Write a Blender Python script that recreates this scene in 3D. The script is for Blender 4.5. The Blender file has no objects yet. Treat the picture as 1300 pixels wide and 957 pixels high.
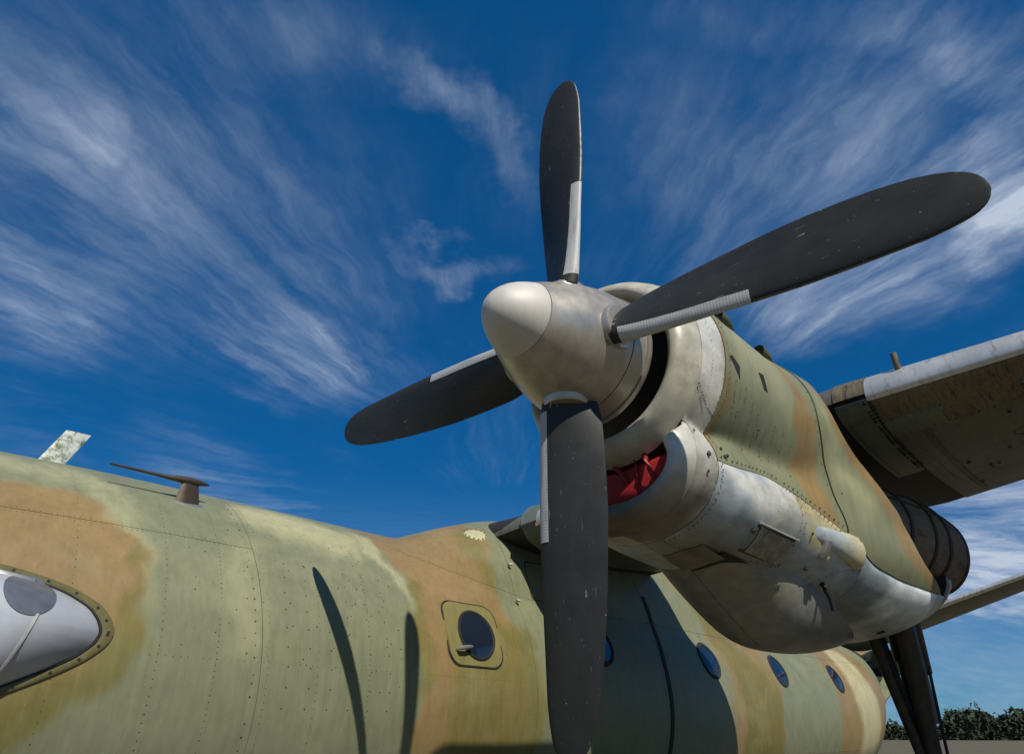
import bpy, bmesh, math, random
import numpy as np
from mathutils import Vector, Matrix
random.seed(7); rng = np.random.default_rng(7)
S = bpy.context.scene
rad = math.radians
# ---------------------------------------------------------------- camera
HUB_Z = 3.20                       # height of the propeller axis above the ground
cam_d = bpy.data.cameras.new('camera'); cam = bpy.data.objects.new('camera', cam_d)
S.collection.objects.link(cam); S.camera = cam
cam_d.sensor_width = 36.0; cam_d.lens = 36.0*896.14/1300.0
cam_d.clip_start = .05; cam_d.clip_end = 20000
PITCH, YAW, ROLL = rad(26.922), rad(48.23), rad(.081)
fw = Vector((math.sin(YAW)*math.cos(PITCH), math.cos(YAW)*math.cos(PITCH), math.sin(PITCH)))
rt = Vector((math.cos(YAW), -math.sin(YAW), 0)); up = rt.cross(fw)
rt2 = rt*math.cos(ROLL)+up*math.sin(ROLL); up2 = up*math.cos(ROLL)-rt*math.sin(ROLL)
M = Matrix((rt2, up2, -fw)).transposed().to_4x4(); M.translation = Vector((-2.6308, -1.9665, HUB_Z-1.8406))
cam.matrix_world = M
# ---------------------------------------------------------------- light
SUN_TO = Vector((-.296, -.627, .720)).normalized()
sd = bpy.data.lights.new('sun', 'SUN'); sd.energy = 4.3; sd.angle = rad(.53); sd.color = (1, .95, .86)
sun = bpy.data.objects.new('sun', sd); S.collection.objects.link(sun)
sun.rotation_euler = SUN_TO.to_track_quat('Z', 'Y').to_euler(); sun.location = (-10, -20, 30)
S.view_settings.view_transform = 'Standard'; S.view_settings.look = 'None'
S.view_settings.exposure = 0; S.view_settings.gamma = 1
SKY_STRENGTH = .10
SKY_TINT = (.03, .53, .90)
CLOUD_COL = (4.9, 5.7, 7.0)
CLOUD_BANKS = [(-.62, 1.0, .55, .60, 0, .33), (-.76, .72, .30, .26, 0, .36), (-.43, 1.38, .24, .42, 20, .55), (-.92, 1.15, .30, .34, 0, .55), (-.08, .73, .07, .32, 38, .42), (-.15, 1.05, .20, .06, -12, .30),
               (.64, 1.14, .34, .30, 0, .75), (.80, .93, .34, .22, 0, 1.25), (.42, .84, .32, .40, 0, .36), (.52, .60, .36, .14, 0, .45), (.66, .78, .22, .16, 0, .50), (1.6, 2.5, 1.0, 1.3, 30, .95), (-.82, 2.0, .25, .5, 0, .30), (-.3, .62, .3, .15, 0, .22)]
ANT = ((-1.33, 3.87, -.10), (-1.15, 3.87, -.09), (-1.18, 3.87, .225), (-1.005, 3.87, .233))
MAST = ((-.625, 3.0, -.40), (-.435, 3.0, -.40), (-.598, 3.0, -.225), (-.478, 3.0, -.222))
ROD = [(-1.09, 3.0, -.226), (-.83, 3.0, -.224), (-.72, 3.0, -.223), (-.70, 3.0, -.222), (-.62, 3.0, -.216), (-.55, 3.0, -.212), (-.47, 3.0, -.211), (-.40, 3.0, -.210)]
# ---------------------------------------------------------------- sky with cirrus
W = bpy.data.worlds.new('World'); S.world = W; W.use_nodes = True
wt = W.node_tree; wt.nodes.clear()
class NT:
    def __init__(s, tree): s.t = tree
    def n(s, kind, ins=None, **props):
        nd = s.t.nodes.new(kind)
        for k, v in props.items(): setattr(nd, k, v)
        for k, v in (ins or {}).items():
            sock = nd.inputs[k]
            if isinstance(v, bpy.types.NodeSocket): s.t.links.new(v, sock)
            else: sock.default_value = v
        return nd
    def m(s, op, a, b=None, c=None, clamp=False):
        nd = s.t.nodes.new('ShaderNodeMath'); nd.operation = op; nd.use_clamp = clamp
        for i, v in enumerate((a, b, c)):
            if v is None: continue
            if isinstance(v, bpy.types.NodeSocket): s.t.links.new(v, nd.inputs[i])
            else: nd.inputs[i].default_value = v
        return nd.outputs[0]
    def v(s, op, a, b=None):
        nd = s.t.nodes.new('ShaderNodeVectorMath'); nd.operation = op
        for i, v in enumerate((a, b)):
            if v is None: continue
            if isinstance(v, bpy.types.NodeSocket): s.t.links.new(v, nd.inputs[i])
            else: nd.inputs[i].default_value = v
        return nd.outputs['Value'] if op in ('LENGTH', 'DOT_PRODUCT') else nd.outputs[0]
    def remap(s, val, a, b, c=0., d=1., smooth=False):
        nd = s.n('ShaderNodeMapRange', {0: val, 1: a, 2: b, 3: c, 4: d})
        if smooth: nd.interpolation_type = 'SMOOTHSTEP'
        return nd.outputs[0]
    def mix(s, f, a, b, blend='MIX'):
        nd = s.t.nodes.new('ShaderNodeMix'); nd.data_type = 'RGBA'; nd.blend_type = blend
        for i, v in ((0, f), (6, a), (7, b)):
            if isinstance(v, bpy.types.NodeSocket): s.t.links.new(v, nd.inputs[i])
            else: nd.inputs[i].default_value = v if i == 0 else (v if len(v) == 4 else (*v, 1))
        return nd.outputs[2]
    def noise(s, vec, scale, detail=4, rough=.55, dist=0.):
        return s.n('ShaderNodeTexNoise', {'Vector': vec, 'Scale': scale, 'Detail': detail, 'Roughness': rough, 'Distortion': dist}).outputs[0]
w = NT(wt)
sky = w.n('ShaderNodeTexSky', sky_type='NISHITA', sun_disc=False, sun_elevation=math.asin(SUN_TO.z),
          sun_rotation=math.atan2(SUN_TO.x, SUN_TO.y), altitude=300, air_density=1.0, dust_density=.3, ozone_density=3.0)
# clear, dry autumn air seen through a polariser: a deep blue everywhere
skyc = w.mix(.5, w.mix(1.0, sky.outputs[0], SKY_TINT, 'MULTIPLY'), (.05, .80, 2.35))
dirv = w.n('ShaderNodeTexCoord').outputs['Generated']
sep = w.n('ShaderNodeSeparateXYZ', {0: dirv}); dz = sep.outputs[2]
zz = w.m('ADD', w.m('MAXIMUM', dz, 0.0), .16)
ca, sa = math.sin(YAW), math.cos(YAW)
along = w.m('DIVIDE', w.m('ADD', w.m('MULTIPLY', sep.outputs[0], ca), w.m('MULTIPLY', sep.outputs[1], sa)), zz)
across = w.m('DIVIDE', w.m('SUBTRACT', w.m('MULTIPLY', sep.outputs[0], sa), w.m('MULTIPLY', sep.outputs[1], ca)), zz)
P = w.n('ShaderNodeCombineXYZ', {0: across, 1: along, 2: 0.}).outputs[0]      # the cirrus layer seen from below
warp = w.n('ShaderNodeTexNoise', {'Vector': P, 'Scale': 1.9, 'Detail': 6., 'Roughness': .6})
wv_ = w.v('SUBTRACT', warp.outputs['Color'], (.5, .5, .5))
Pw = w.v('ADD', P, w.v('MULTIPLY', wv_, (.20, .20, 0)))
Pb = w.v('ADD', P, w.v('MULTIPLY', wv_, (.62, .62, 0)))
def cloud_bank(x, y, sx, sy, rot, amt):
    mp = w.n('ShaderNodeMapping', {'Vector': w.v('SUBTRACT', Pb, (x, y, 0)), 'Rotation': (0, 0, rad(rot))})
    d = w.v('LENGTH', w.v('DIVIDE', mp.outputs[0], (sx, sy, 1)))
    return w.m('MULTIPLY', w.remap(d, 1.0, 0.0, 0, 1, True), amt)
banks = None
for b in CLOUD_BANKS:
    o = cloud_bank(*b); banks = o if banks is None else w.m('MAXIMUM', banks, o)
sepw = w.n('ShaderNodeSeparateXYZ', {0: Pw}); ay = w.m('SUBTRACT', 2.3, sepw.outputs[1])      # the fibres fan out from low in the sky
fan_a = w.m('ARCTAN2', sepw.outputs[0], ay); fan_r = w.m('SQRT', w.m('ADD', w.m('MULTIPLY', sepw.outputs[0], sepw.outputs[0]), w.m('MULTIPLY', ay, ay)))
Pf = w.n('ShaderNodeCombineXYZ', {0: fan_a, 1: fan_r, 2: 0.}).outputs[0]
fibre = w.noise(w.v('MULTIPLY', Pf, (11, 2.0, 1)), 1.0, 11, .62, .25)
fine = w.noise(w.v('MULTIPLY', Pf, (36, 5.5, 1)), 1.0, 9, .64, .2)
veil = w.noise(w.v('MULTIPLY', Pw, (1.7, 1.0, 1)), 1.0, 5, .55)
tex = w.m('ADD', w.m('MULTIPLY', fibre, .70), w.m('MULTIPLY', fine, .30))
cover = w.m('ADD', banks, w.m('MULTIPLY', w.remap(veil, .44, .70, 0, 1, True), .16))
wisps = w.m('POWER', w.remap(w.m('ADD', tex, w.m('MULTIPLY', cover, .10)), .38, .72, 0, 1), 1.55)
dens = w.m('MULTIPLY', w.m('MULTIPLY', wisps, w.m('MINIMUM', cover, 1.1)), 1.25)
dens = w.m('ADD', dens, w.m('MULTIPLY', w.m('MULTIPLY', banks, .20), veil), clamp=True)
low = w.m('MULTIPLY', w.remap(dz, .34, .02, 0, .40, True), w.remap(tex, .35, .65, .45, 1))      # more air and more cirrus towards the horizon
dens = w.m('MAXIMUM', dens, low)
# a little brighter towards the horizon, where the air is thicker
col = w.mix(dens, skyc, CLOUD_COL)
bg = w.n('ShaderNodeBackground', {'Color': col, 'Strength': SKY_STRENGTH})
wo = w.n('ShaderNodeOutputWorld'); wt.links.new(bg.outputs[0], wo.inputs[0])
# ---------------------------------------------------------------- helpers
YC = 3.87                          # aircraft centreline, measured from the propeller axis
C = S.collection
OFF = np.array([0, -YC, HUB_Z])    # hub coordinates -> coordinates of the aircraft's own empty
def tag(o, label=None, cat=None, group=None, kind=None):
    for k, v in (('label', label), ('category', cat), ('group', group), ('kind', kind)):
        if v: o[k] = v
    return o
def link(name, me, parent=None, mat=None):
    o = bpy.data.objects.new(name, me); C.objects.link(o)
    if parent is not None: o.parent = parent
    if mat is not None and me is not None and not len(me.materials): me.materials.append(mat)
    return o
def mesh(name, V, F, smooth=True, off=True):
    me = bpy.data.meshes.new(name)
    V = np.asarray(V, float).reshape(-1, 3)
    if off: V = V + OFF
    me.from_pydata(V.tolist(), [], [tuple(int(i) for i in f) for f in F]); me.update()
    if smooth:
        me.polygons.foreach_set('use_smooth', [True]*len(me.polygons))
        try: me.set_sharp_from_angle(angle=rad(38))
        except Exception: pass
    return me
def grid_faces(nu, nv, base=0, closed=False, flip=False):
    F = []
    for i in range(nu-1):
        for j in range(nv if closed else nv-1):
            k = (j+1) % nv
            f = (base+i*nv+j, base+i*nv+k, base+(i+1)*nv+k, base+(i+1)*nv+j)
            F.append(f[::-1] if flip else f)
    return F
def normals(G):
    du = np.gradient(G, axis=0); dv = np.gradient(G, axis=1)
    n = np.cross(du, dv); return n/np.maximum(np.linalg.norm(n, axis=-1, keepdims=True), 1e-9)
def paint_attr(me, cols):
    a = me.color_attributes.new('Paint', 'FLOAT_COLOR', 'POINT')
    a.data.foreach_set('color', np.concatenate([cols, np.ones((len(cols), 1))], 1).astype(np.float32).ravel())
def fn(v): return v if callable(v) else (lambda t: v+0*np.asarray(t, float))
def patch(name, surf, a0, a1, b0, b1, na, nb, parent, mat, paint=None, lift=0., gap=.002, rim=.014, outsign=1, lab=None):
    """one sheet of skin over surf(a, b), its edges turned inward so that joints are real grooves"""
    a0, a1, b0, b1 = map(fn, (a0, a1, b0, b1))
    u, v = np.meshgrid(np.linspace(0, 1, na), np.linspace(0, 1, nb), indexing='ij')
    b = .5*(b0(0)+b1(0)); a = a0(b)+(a1(b)-a0(b))*u
    for _ in range(6):
        b = b0(a)+(b1(a)-b0(a))*v; a = a0(b)+(a1(b)-a0(b))*u
    G = surf(a, b)
    N = normals(G)*outsign
    # shrink by the gap on each side
    if gap:
        for ax in (0, 1):
            d = np.diff(G, axis=ax); L = np.linalg.norm(d, axis=-1, keepdims=True)
            d = d/np.maximum(L, 1e-9)
            if ax == 0: G[0] += d[0]*gap; G[-1] -= d[-1]*gap
            else: G[:, 0] += d[:, 0]*gap; G[:, -1] -= d[:, -1]*gap
    G = G+N*lift
    V = G.reshape(-1, 3); F = grid_faces(na, nb, flip=outsign < 0)
    per = [(i, 0) for i in range(na)]+[(na-1, j) for j in range(1, nb)]+[(i, nb-1) for i in range(na-2, -1, -1)]+[(0, j) for j in range(nb-2, 0, -1)]
    pi = [i*nb+j for i, j in per]
    R = np.array([G[i, j]-N[i, j]*rim for i, j in per]); base = len(V)
    n = len(pi)
    for k in range(n):
        q = (pi[k], base+k, base+(k+1) % n, pi[(k+1) % n])
        F.append(q if outsign > 0 else q[::-1])
    V = np.concatenate([V, R])
    me = mesh(name, V, F)
    if paint is not None:
        c = paint(a.ravel(), b.ravel()); ci = c[pi]
        paint_attr(me, np.concatenate([c, ci*.8]))
    o = link(name, me, parent, mat)
    if lab: o['label'] = lab
    return o
def loft(name, loops, parent, mat, cap0=False, cap1=False, flip=False, off=True, closed=True):
    L = np.array(loops); nu, nv = L.shape[:2]
    F = grid_faces(nu, nv, closed=closed, flip=flip)
    if cap0: F.append(tuple(range(nv))[::1 if flip else -1])
    if cap1: F.append(tuple(range((nu-1)*nv, nu*nv))[::-1 if flip else 1])
    return link(name, mesh(name, L.reshape(-1, 3), F, off=off), parent, mat)
def frame_of(d):
    d = np.asarray(d, float); d = d/np.linalg.norm(d)
    a = np.array([0, 0, 1.]) if abs(d[2]) < .9 else np.array([1., 0, 0])
    e1 = np.cross(a, d); e1 /= np.linalg.norm(e1); return e1, np.cross(d, e1), d
def tube_loops(pts, rads, n=24, squash=1.):
    pts = np.asarray(pts, float); out = []
    for i, p in enumerate(pts):
        d = pts[min(i+1, len(pts)-1)]-pts[max(i-1, 0)]
        e1, e2, _ = frame_of(d); t = np.linspace(0, 2*np.pi, n, endpoint=False)[:, None]
        out.append(p+rads[i]*(np.cos(t)*e1+squash*np.sin(t)*e2))
    return out
def tube(name, pts, rads, parent, mat, n=24, caps=True, squash=1.):
    return loft(name, tube_loops(pts, rads, n, squash), parent, mat, caps, caps)
def revolve(name, prof, parent, mat, n=96, cap1=False, cap0=False):
    """prof: (x, r) pairs about the propeller axis"""
    t = np.linspace(0, 2*np.pi, n, endpoint=False)
    L = [np.stack([x+0*t, r*np.sin(t), r*np.cos(t)], -1) for x, r in prof]
    return loft(name, L, parent, mat, cap0, cap1, flip=True)
def dots(name, items, parent, mat, n=7, h=.35):
    """fastener heads: (position, normal, radius)"""
    V, F = [], []
    for p, nn, r in items:
        e1, e2, d = frame_of(nn); b = len(V)
        for k in range(n):
            t = 2*np.pi*k/n; V.append(p+r*(math.cos(t)*e1+math.sin(t)*e2)-d*.001)
        for k in range(n):
            t = 2*np.pi*k/n; V.append(p+.7*r*(math.cos(t)*e1+math.sin(t)*e2)+d*r*h)
        for k in range(n): F.append((b+k, b+(k+1) % n, b+n+(k+1) % n, b+n+k))
        F.append(tuple(range(b+n, b+2*n)))
    o = link(name, mesh(name, V, F), parent, mat); o['kind'] = 'stuff'; return o
def surf_pt(surf, a, b, outsign=1, eps=1e-3):
    a = np.asarray(a, float); b = np.asarray(b, float)
    p = surf(a, b); n = np.cross(surf(a+eps, b)-p, surf(a, b+eps)-p)*outsign
    return p, n/np.linalg.norm(n, axis=-1, keepdims=True)
def box(name, c, ex, ey, ez, parent, mat, bev=.2):
    """a bevelled block: centre and three half-axis vectors"""
    bm = bmesh.new(); bmesh.ops.create_cube(bm, size=2)
    lens = [np.linalg.norm(e) for e in (ex, ey, ez)]
    for v in bm.verts: v.co = Vector([v.co[i]*lens[i] for i in range(3)])
    bmesh.ops.bevel(bm, geom=list(bm.edges), offset=min(lens)*bev, segments=2, affect='EDGES', profile=.5)
    R = np.array([np.array(e)/l for e, l in zip((ex, ey, ez), lens)])
    V = [np.array(c)+np.array(v.co)@R for v in bm.verts]; F = [[v.index for v in f.verts] for f in bm.faces]; bm.free()
    if np.linalg.det(R) < 0: F = [f[::-1] for f in F]
    return link(name, mesh(name, V, F), parent, mat)
def inpoly(px, py, poly):
    x, y = poly[:, 0], poly[:, 1]; x2, y2 = np.roll(x, -1), np.roll(y, -1)
    ins = np.zeros(len(px), bool); dmin = np.full(len(px), 1e9)
    for i in range(len(x)):
        c = (y[i] > py) != (y2[i] > py)
        with np.errstate(divide='ignore', invalid='ignore'):
            xi = (x2[i]-x[i])*(py-y[i])/(y2[i]-y[i]+1e-12)+x[i]
        ins ^= c & (px < xi)
        ex, ey = x2[i]-x[i], y2[i]-y[i]
        t = np.clip(((px-x[i])*ex+(py-y[i])*ey)/(ex*ex+ey*ey+1e-12), 0, 1)
        dmin = np.minimum(dmin, np.hypot(px-x[i]-t*ex, py-y[i]-t*ey))
    return np.where(ins, dmin, -dmin)
def camo(base, zones, rscale):
    """sprayed camouflage: colour patches with soft edges, given on the skin (station, girth)"""
    def f(a, b):
        col = np.tile(np.array(base, float), (len(a), 1))
        s = b*rscale
        aw = a+.035*np.sin(9*s+3*a)+.02*np.sin(23*s-7*a+1)+.012*np.sin(41*a+17*s); sw = s+.03*np.sin(8*a-4*s+2)+.015*np.sin(27*a+11*s)
        for pts, c, soft, amt in zones:
            p = np.array(pts, float); p[:, 1] *= rscale
            m = np.clip(inpoly(aw, sw, p)/soft+.5, 0, 1); m = (m*m*(3-2*m)*amt)[:, None]
            col = col*(1-m)+np.array(c)*m
        return col
    return f
# ---------------------------------------------------------------- materials
def mat_base(name):
    m = bpy.data.materials.new(name); m.use_nodes = True
    t = m.node_tree; t.nodes.clear(); k = NT(t)
    out = k.n('ShaderNodeOutputMaterial'); b = k.n('ShaderNodeBsdfPrincipled'); t.links.new(b.outputs[0], out.inputs[0])
    return m, k, b, t
def weathered(name, color=None, rough=.45, metal=0., grime=.3, streak=.25, chips=.25, chipcol=(.5, .48, .42), wave=.05, streak_scale=(7, 7, .7), stain=None, stain_amt=0., spec=.45, fade=None, specks=False):
    m, k, b, t = mat_base(name)
    P = k.n('ShaderNodeTexCoord').outputs['Object']
    if color is None: col = k.n('ShaderNodeVertexColor', layer_name='Paint').outputs[0]
    else: col = k.n('ShaderNodeRGB').outputs[0]; col.default_value = (*color, 1)
    n1 = k.noise(P, 2.3, 6, .6); n2 = k.noise(P, 9, 5, .6); n3 = k.noise(k.v('MULTIPLY', P, streak_scale), 3.0, 5, .6)
    v = k.m('ADD', k.m('ADD', k.remap(n1, .3, .7, 1-grime*.6, 1+grime*.45), k.remap(n2, .3, .7, -grime*.28, grime*.28)), k.remap(n3, .35, .65, -streak*.5, streak*.3))
    vv = k.n('ShaderNodeCombineColor', {0: v, 1: v, 2: v}).outputs[0]
    col = k.mix(1., col, vv, 'MULTIPLY')
    if fade: col = k.mix(k.remap(k.noise(P, 1.7, 5, .65, .6), .5, .68, 0, fade[1], True), col, fade[0])
    if stain: col = k.mix(k.m('MULTIPLY', k.remap(k.noise(k.v('MULTIPLY', P, streak_scale), 1.4, 6, .7), .52, .70, 0, 1, True), stain_amt), col, stain)
    if specks:      # flaked paint and light scuffs, thickest along the joints of the sheets
        fl = k.noise(P, 24, 5, .75, .4); cl = k.noise(P, 1.6, 3, .6)
        col = k.mix(k.m('MULTIPLY', k.remap(fl, .70, .735, 0, 1), k.remap(cl, .48, .62, .15, .85)), col, (.56, .55, .47))
        sx = k.noise(k.v('MULTIPLY', P, (60, 60, 2.2)), 1., 3, .6)
        col = k.mix(k.remap(sx, .60, .78, 0, .22), col, (.36, .36, .25))
        sd = k.noise(k.v('MULTIPLY', P, (34, 34, 1.3)), 1., 4, .65)
        col = k.mix(k.remap(sd, .58, .80, 0, .38), col, (.075, .068, .042))
    sp = k.noise(P, 55, 3, .7)
    col = k.mix(k.remap(sp, .70, .76, 0, chips), col, chipcol)
    col = k.mix(k.remap(k.noise(P, 38, 3, .7, .3), .71, .77, 0, chips*1.2), col, (.03, .027, .022))
    t.links.new(col, b.inputs['Base Color'])
    t.links.new(k.m('ADD', k.remap(n1, .3, .7, rough-.08, rough+.1), k.remap(n2, .3, .7, -.05, .05)), b.inputs['Roughness'])
    b.inputs['Metallic'].default_value = metal; b.inputs['Specular IOR Level'].default_value = spec
    bp = k.n('ShaderNodeBump', {'Strength': wave*4, 'Distance': .012, 'Height': k.noise(P, 4.5, 2, .45)})
    bp2 = k.n('ShaderNodeBump', {'Strength': .06, 'Distance': .002, 'Height': k.noise(P, 170, 3, .6), 'Normal': bp.outputs[0]})
    t.links.new(bp2.outputs[0], b.inputs['Normal'])
    return m
def plain(name, color, rough=.5, metal=0., var=.2, scale=12, spec=.5, bump=.0):
    m, k, b, t = mat_base(name)
    P = k.n('ShaderNodeTexCoord').outputs['Object']
    n = k.remap(k.noise(P, scale, 5, .6), .3, .7, 1-var, 1+var)
    t.links.new(k.mix(1., color, k.n('ShaderNodeCombineColor', {0: n, 1: n, 2: n}).outputs[0], 'MULTIPLY'), b.inputs['Base Color'])
    b.inputs['Roughness'].default_value = rough; b.inputs['Metallic'].default_value = metal; b.inputs['Specular IOR Level'].default_value = spec
    if bump:
        bp = k.n('ShaderNodeBump', {'Strength': bump, 'Distance': .01, 'Height': k.noise(P, scale*2, 4, .6)}); t.links.new(bp.outputs[0], b.inputs['Normal'])
    return m
# ---------------------------------------------------------------- the shapes: fuselage and nacelle skins as functions
YC = 3.87
def cr(xs,ys,x):
    """monotone-ish cubic interpolation (Catmull-Rom, non uniform)"""
    xs=np.asarray(xs,float);ys=np.asarray(ys,float);x=np.clip(np.asarray(x,float),xs[0],xs[-1])
    m=np.gradient(ys,xs) if len(xs)>2 else np.full(len(xs),(ys[1]-ys[0])/(xs[1]-xs[0]))
    i=np.clip(np.searchsorted(xs,x,side='right')-1,0,len(xs)-2)
    h=xs[i+1]-xs[i];t=(x-xs[i])/h
    return (2*t**3-3*t**2+1)*ys[i]+(t**3-2*t**2+t)*h*m[i]+(-2*t**3+3*t**2)*ys[i+1]+(t**3-t**2)*h*m[i+1]
def smax(a,b,k):
    m=np.maximum(a,b);return m+k*np.log(np.exp((a-m)/k)+np.exp((b-m)/k))-k*0.0
FX=[-7.2,-6.9,-6.3,-5.4,-4.4,-3.2,-2.0,-.9,0,6,8,10,12,13.8,15.2,16.2]
FR=[.05,.42,.78,1.08,1.28,1.40,1.43,1.445,1.45,1.45,1.45,1.45,1.40,1.10,.50,.08]
FZ=[-1.85,-1.84,-1.76,-1.68,-1.62,-1.58,-1.56,-1.535,-1.53,-1.53,-1.53,-1.52,-1.46,-1.15,-.55,-.13]
HX=[0,1.2,1.7,2.1,2.5,2.9,3.4,4.4,5.6,7,9]
HZ=[-1.5,-.40,-.16,.02,.17,.30,.39,.42,.40,.28,-.1]
def fus_r(x,th):
    r=cr(FX,FR,x)+0*th; zc=cr(FX,FZ,x)
    ht=np.where((x>0)&(x<9),cr(HX,HZ,x)-zc,.1)   # hump: superellipse of half width 1.2
    w=1.22
    s=np.abs(np.sin(th));c=np.cos(th)
    n=3.2
    hr=np.where(c>0,1/(((s/w)**n+(np.maximum(c,1e-6)/np.maximum(ht,.1))**n)**(1/n)),0)
    return smax(r,hr,.03)-.0
def fus(x,th):
    r=fus_r(x,th);zc=cr(FX,FZ,x)
    return np.stack([x+0*th,YC-r*np.sin(th),zc+r*np.cos(th)],-1)
NX=[.40,.62,.80,1.0,1.3,1.8,2.3,2.8,3.3,3.8,4.4]
NRU=[.565,.60,.60,.60,.60,.597,.600,.62,.61,.56,.40]
NCU=[.0,.02,.02,.02,.02,.03,.03,-.02,-.12,-.20,-.32]
NWL=[.465,.475,.495,.50,.505,.52,.56,.605,.615,.57,.42]
NZL=[-.57,-.60,-.60,-.60,-.60,-.62,-.66,-.72,-.78,-.78,-.72]
NHL=[.36,.335,.365,.38,.40,.42,.455,.46,.42,.34,.22]
def flare(x): return np.interp(x,[1.35,1.7,2.1,2.6,3.1,3.6,4.4],[0,.035,.115,.235,.335,.37,.37])   # the outboard side swells round the exhaust
def nac_r(x,th):
    cz=-.25
    ru=cr(NX,NRU,x);cu=cr(NX,NCU,x)-cz;wl=cr(NX,NWL,x);zl=cr(NX,NZL,x)-cz;hl=cr(NX,NHL,x)
    dy=np.sin(th);dz=np.cos(th)
    def ell(cz_,a,b):
        A=dy*dy/a/a+dz*dz/b/b;B=-2*dz*cz_/b/b;C=cz_*cz_/b/b-1
        D=B*B-4*A*C
        return np.where(D>0,(-B+np.sqrt(np.maximum(D,0)))/(2*A),0)
    k=.02+.06*np.clip((x-.6)/1.5,0,1)
    w3=np.interp(x,[1.3,1.9,2.4,3.0,3.6,4.4],[.30,.50,.60,.62,.58,.42])+0*th
    flat=np.where((x>1.2)&(np.abs(th)>.3)&(np.abs(th)<2.75),ell(np.interp(x,[1.2,3,4.4],[-.08,-.18,-.25]),w3,.6),0)   # slab side of the wheel bay
    return smax(smax(ell(cu,ru,ru),ell(zl,wl,hl),k),flat,.03)
LS_X=[.5,.62,1.30,1.71,1.91,2.19,2.35,2.6,3.0,3.5];LS_T=[2.185,2.18,2.09,2.16,2.22,2.315,2.40,2.44,2.445,2.44]
def nac(x,th):
    r=nac_r(x,th)
    t=np.clip((th-cr(LS_X,LS_T,x))/.80,0,1)      # the bare lower cowl swells out below its seam
    r=r+.050*np.clip((x-.64)/.16,0,1)*np.clip((3.6-x)/.5,0,1)*np.sin(np.pi*t**.62)**.85
    y=-r*np.sin(th);return np.stack([x+0*th,np.where(y<0,y*(1+flare(x)),y),-.25+r*np.cos(th)],-1)
# paints: real surface colours
GREEN = (.215, .225, .130); BROWN = (.278, .188, .080); OLIVE = (.185, .160, .045); PALE = (.50, .47, .265); GREY = (.30, .33, .35); CREAM = (.50, .47, .385)
M_camo = weathered('camouflage_paint', None, .46, 0, .15, .18, .5, (.52, .51, .42), .085, spec=.28, fade=((.30, .29, .165), .26), specks=True)
M_core = plain('dark_inner_structure', (.02, .019, .017), .8)
M_rivet = plain('dirty_fastener', (.075, .06, .042), .6, .3)
M_rivetd = plain('sooty_fastener', (.016, .014, .012), .7, .1)
M_cowl = weathered('cowl_cream_paint', None, .38, .08, .22, .25, .3, (.6, .58, .5), .04, (3, 3, 3), (.11, .085, .055), .35)
M_bare = weathered('bare_skin', None, .38, .15, .30, .3, .6, (.75, .75, .71), .08, (4, 4, 9), (.30, .26, .19), .38, specks=False)
M_spin = weathered('spinner_paint', (.50, .455, .385), .36, .62, .18, .22, .25, (.62, .6, .55), .03)
M_cap = weathered('spinner_cap_paint', (.60, .56, .49), .56, .1, .14, .06, .25, (.25, .24, .22), .03)
M_blade = weathered('blade_black_paint', (.033, .0335, .031), .5, 0, .18, .15, .9, (.5, .49, .45), .03, (8, 8, 1.2), spec=.25)
nt_ = M_blade.node_tree; kb = NT(nt_); bs_ = [n for n in nt_.nodes if n.type == 'BSDF_PRINCIPLED'][0]
oc_ = kb.n('ShaderNodeTexCoord').outputs['Object']; old = bs_.inputs['Base Color'].links[0].from_socket
sx_ = kb.n('ShaderNodeSeparateXYZ', {0: oc_})
near = kb.m('MAXIMUM', kb.remap(sx_.outputs[2], .38, 1.0, 1, .35, True), kb.remap(sx_.outputs[2], 1.45, 1.85, 0, .9, True))
sc_ = kb.remap(kb.noise(kb.v('MULTIPLY', oc_, (58, 75, 13)), 1., 4, .6, .6), .668, .682, 0, 1)
gt_ = kb.remap(kb.noise(oc_, 6., 3, .6), .52, .58, 0, 1)
nt_.links.new(kb.mix(kb.m('MULTIPLY', kb.m('MULTIPLY', sc_, gt_), near), old, (.46, .45, .41)), bs_.inputs['Base Color'])
M_tan = weathered('wing_tan_paint', (.165, .135, .082), .55, 0, .4, .5, .8, (.03, .025, .02), .05, (5, 19, 4), (.016, .013, .010), .95)
M_wing = weathered('wing_underside_paint', (.115, .112, .09), .5, 0, .35, .4, .5, (.05, .045, .04), .05, (1.5, 7, 4), (.09, .07, .05), .5)
M_teal = weathered('teal_grey_paint', (.125, .15, .122), .48, 0, .3, .25, .5, (.25, .22, .15), .05)
M_alu = weathered('polished_aluminium', (.66, .645, .60), .36, .5, .14, .10, .4, (.4, .38, .34), .02, (5, 14, 4), (.24, .20, .14), .7)
M_clamp = plain('sooty_clamp_steel', (.045, .034, .025), .6, .1, .5, 20, .2)
M_gear = plain('greasy_gear_steel', (.030, .028, .024), .42, .2, .6, 14, .5, .2)
M_edge = plain('worn_edge_metal', (.16, .15, .13), .5, .3, .6, 30)
M_soot = weathered('sooted_steel', (.20, .15, .105), .7, 0, .6, .4, .5, (.20, .16, .12), .10, (2, 2, 6), (.012, .011, .010), .75, spec=.2)
M_black = plain('black_steel', (.018, .018, .017), .5, .3)
M_red = weathered('red_canvas', (.38, .018, .016), .6, 0, .35, .2, .2, (.5, .1, .09), .2)
M_redr = plain('red_strap', (.30, .012, .012), .55)
M_yel = plain('faded_yellow_trim', (.36, .27, .06), .6)
M_brace = plain('faded_beige_trim', (.36, .36, .33), .5)
M_grille = plain('dull_grille_metal', (.34, .325, .28), .45, .15, .35, 25)
M_steel = plain('bright_steel', (.45, .44, .42), .35, .7)
M_bronze = plain('brown_metal', (.10, .075, .05), .4, .5)
M_rubber = plain('black_rubber', (.02, .02, .02), .8)
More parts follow.
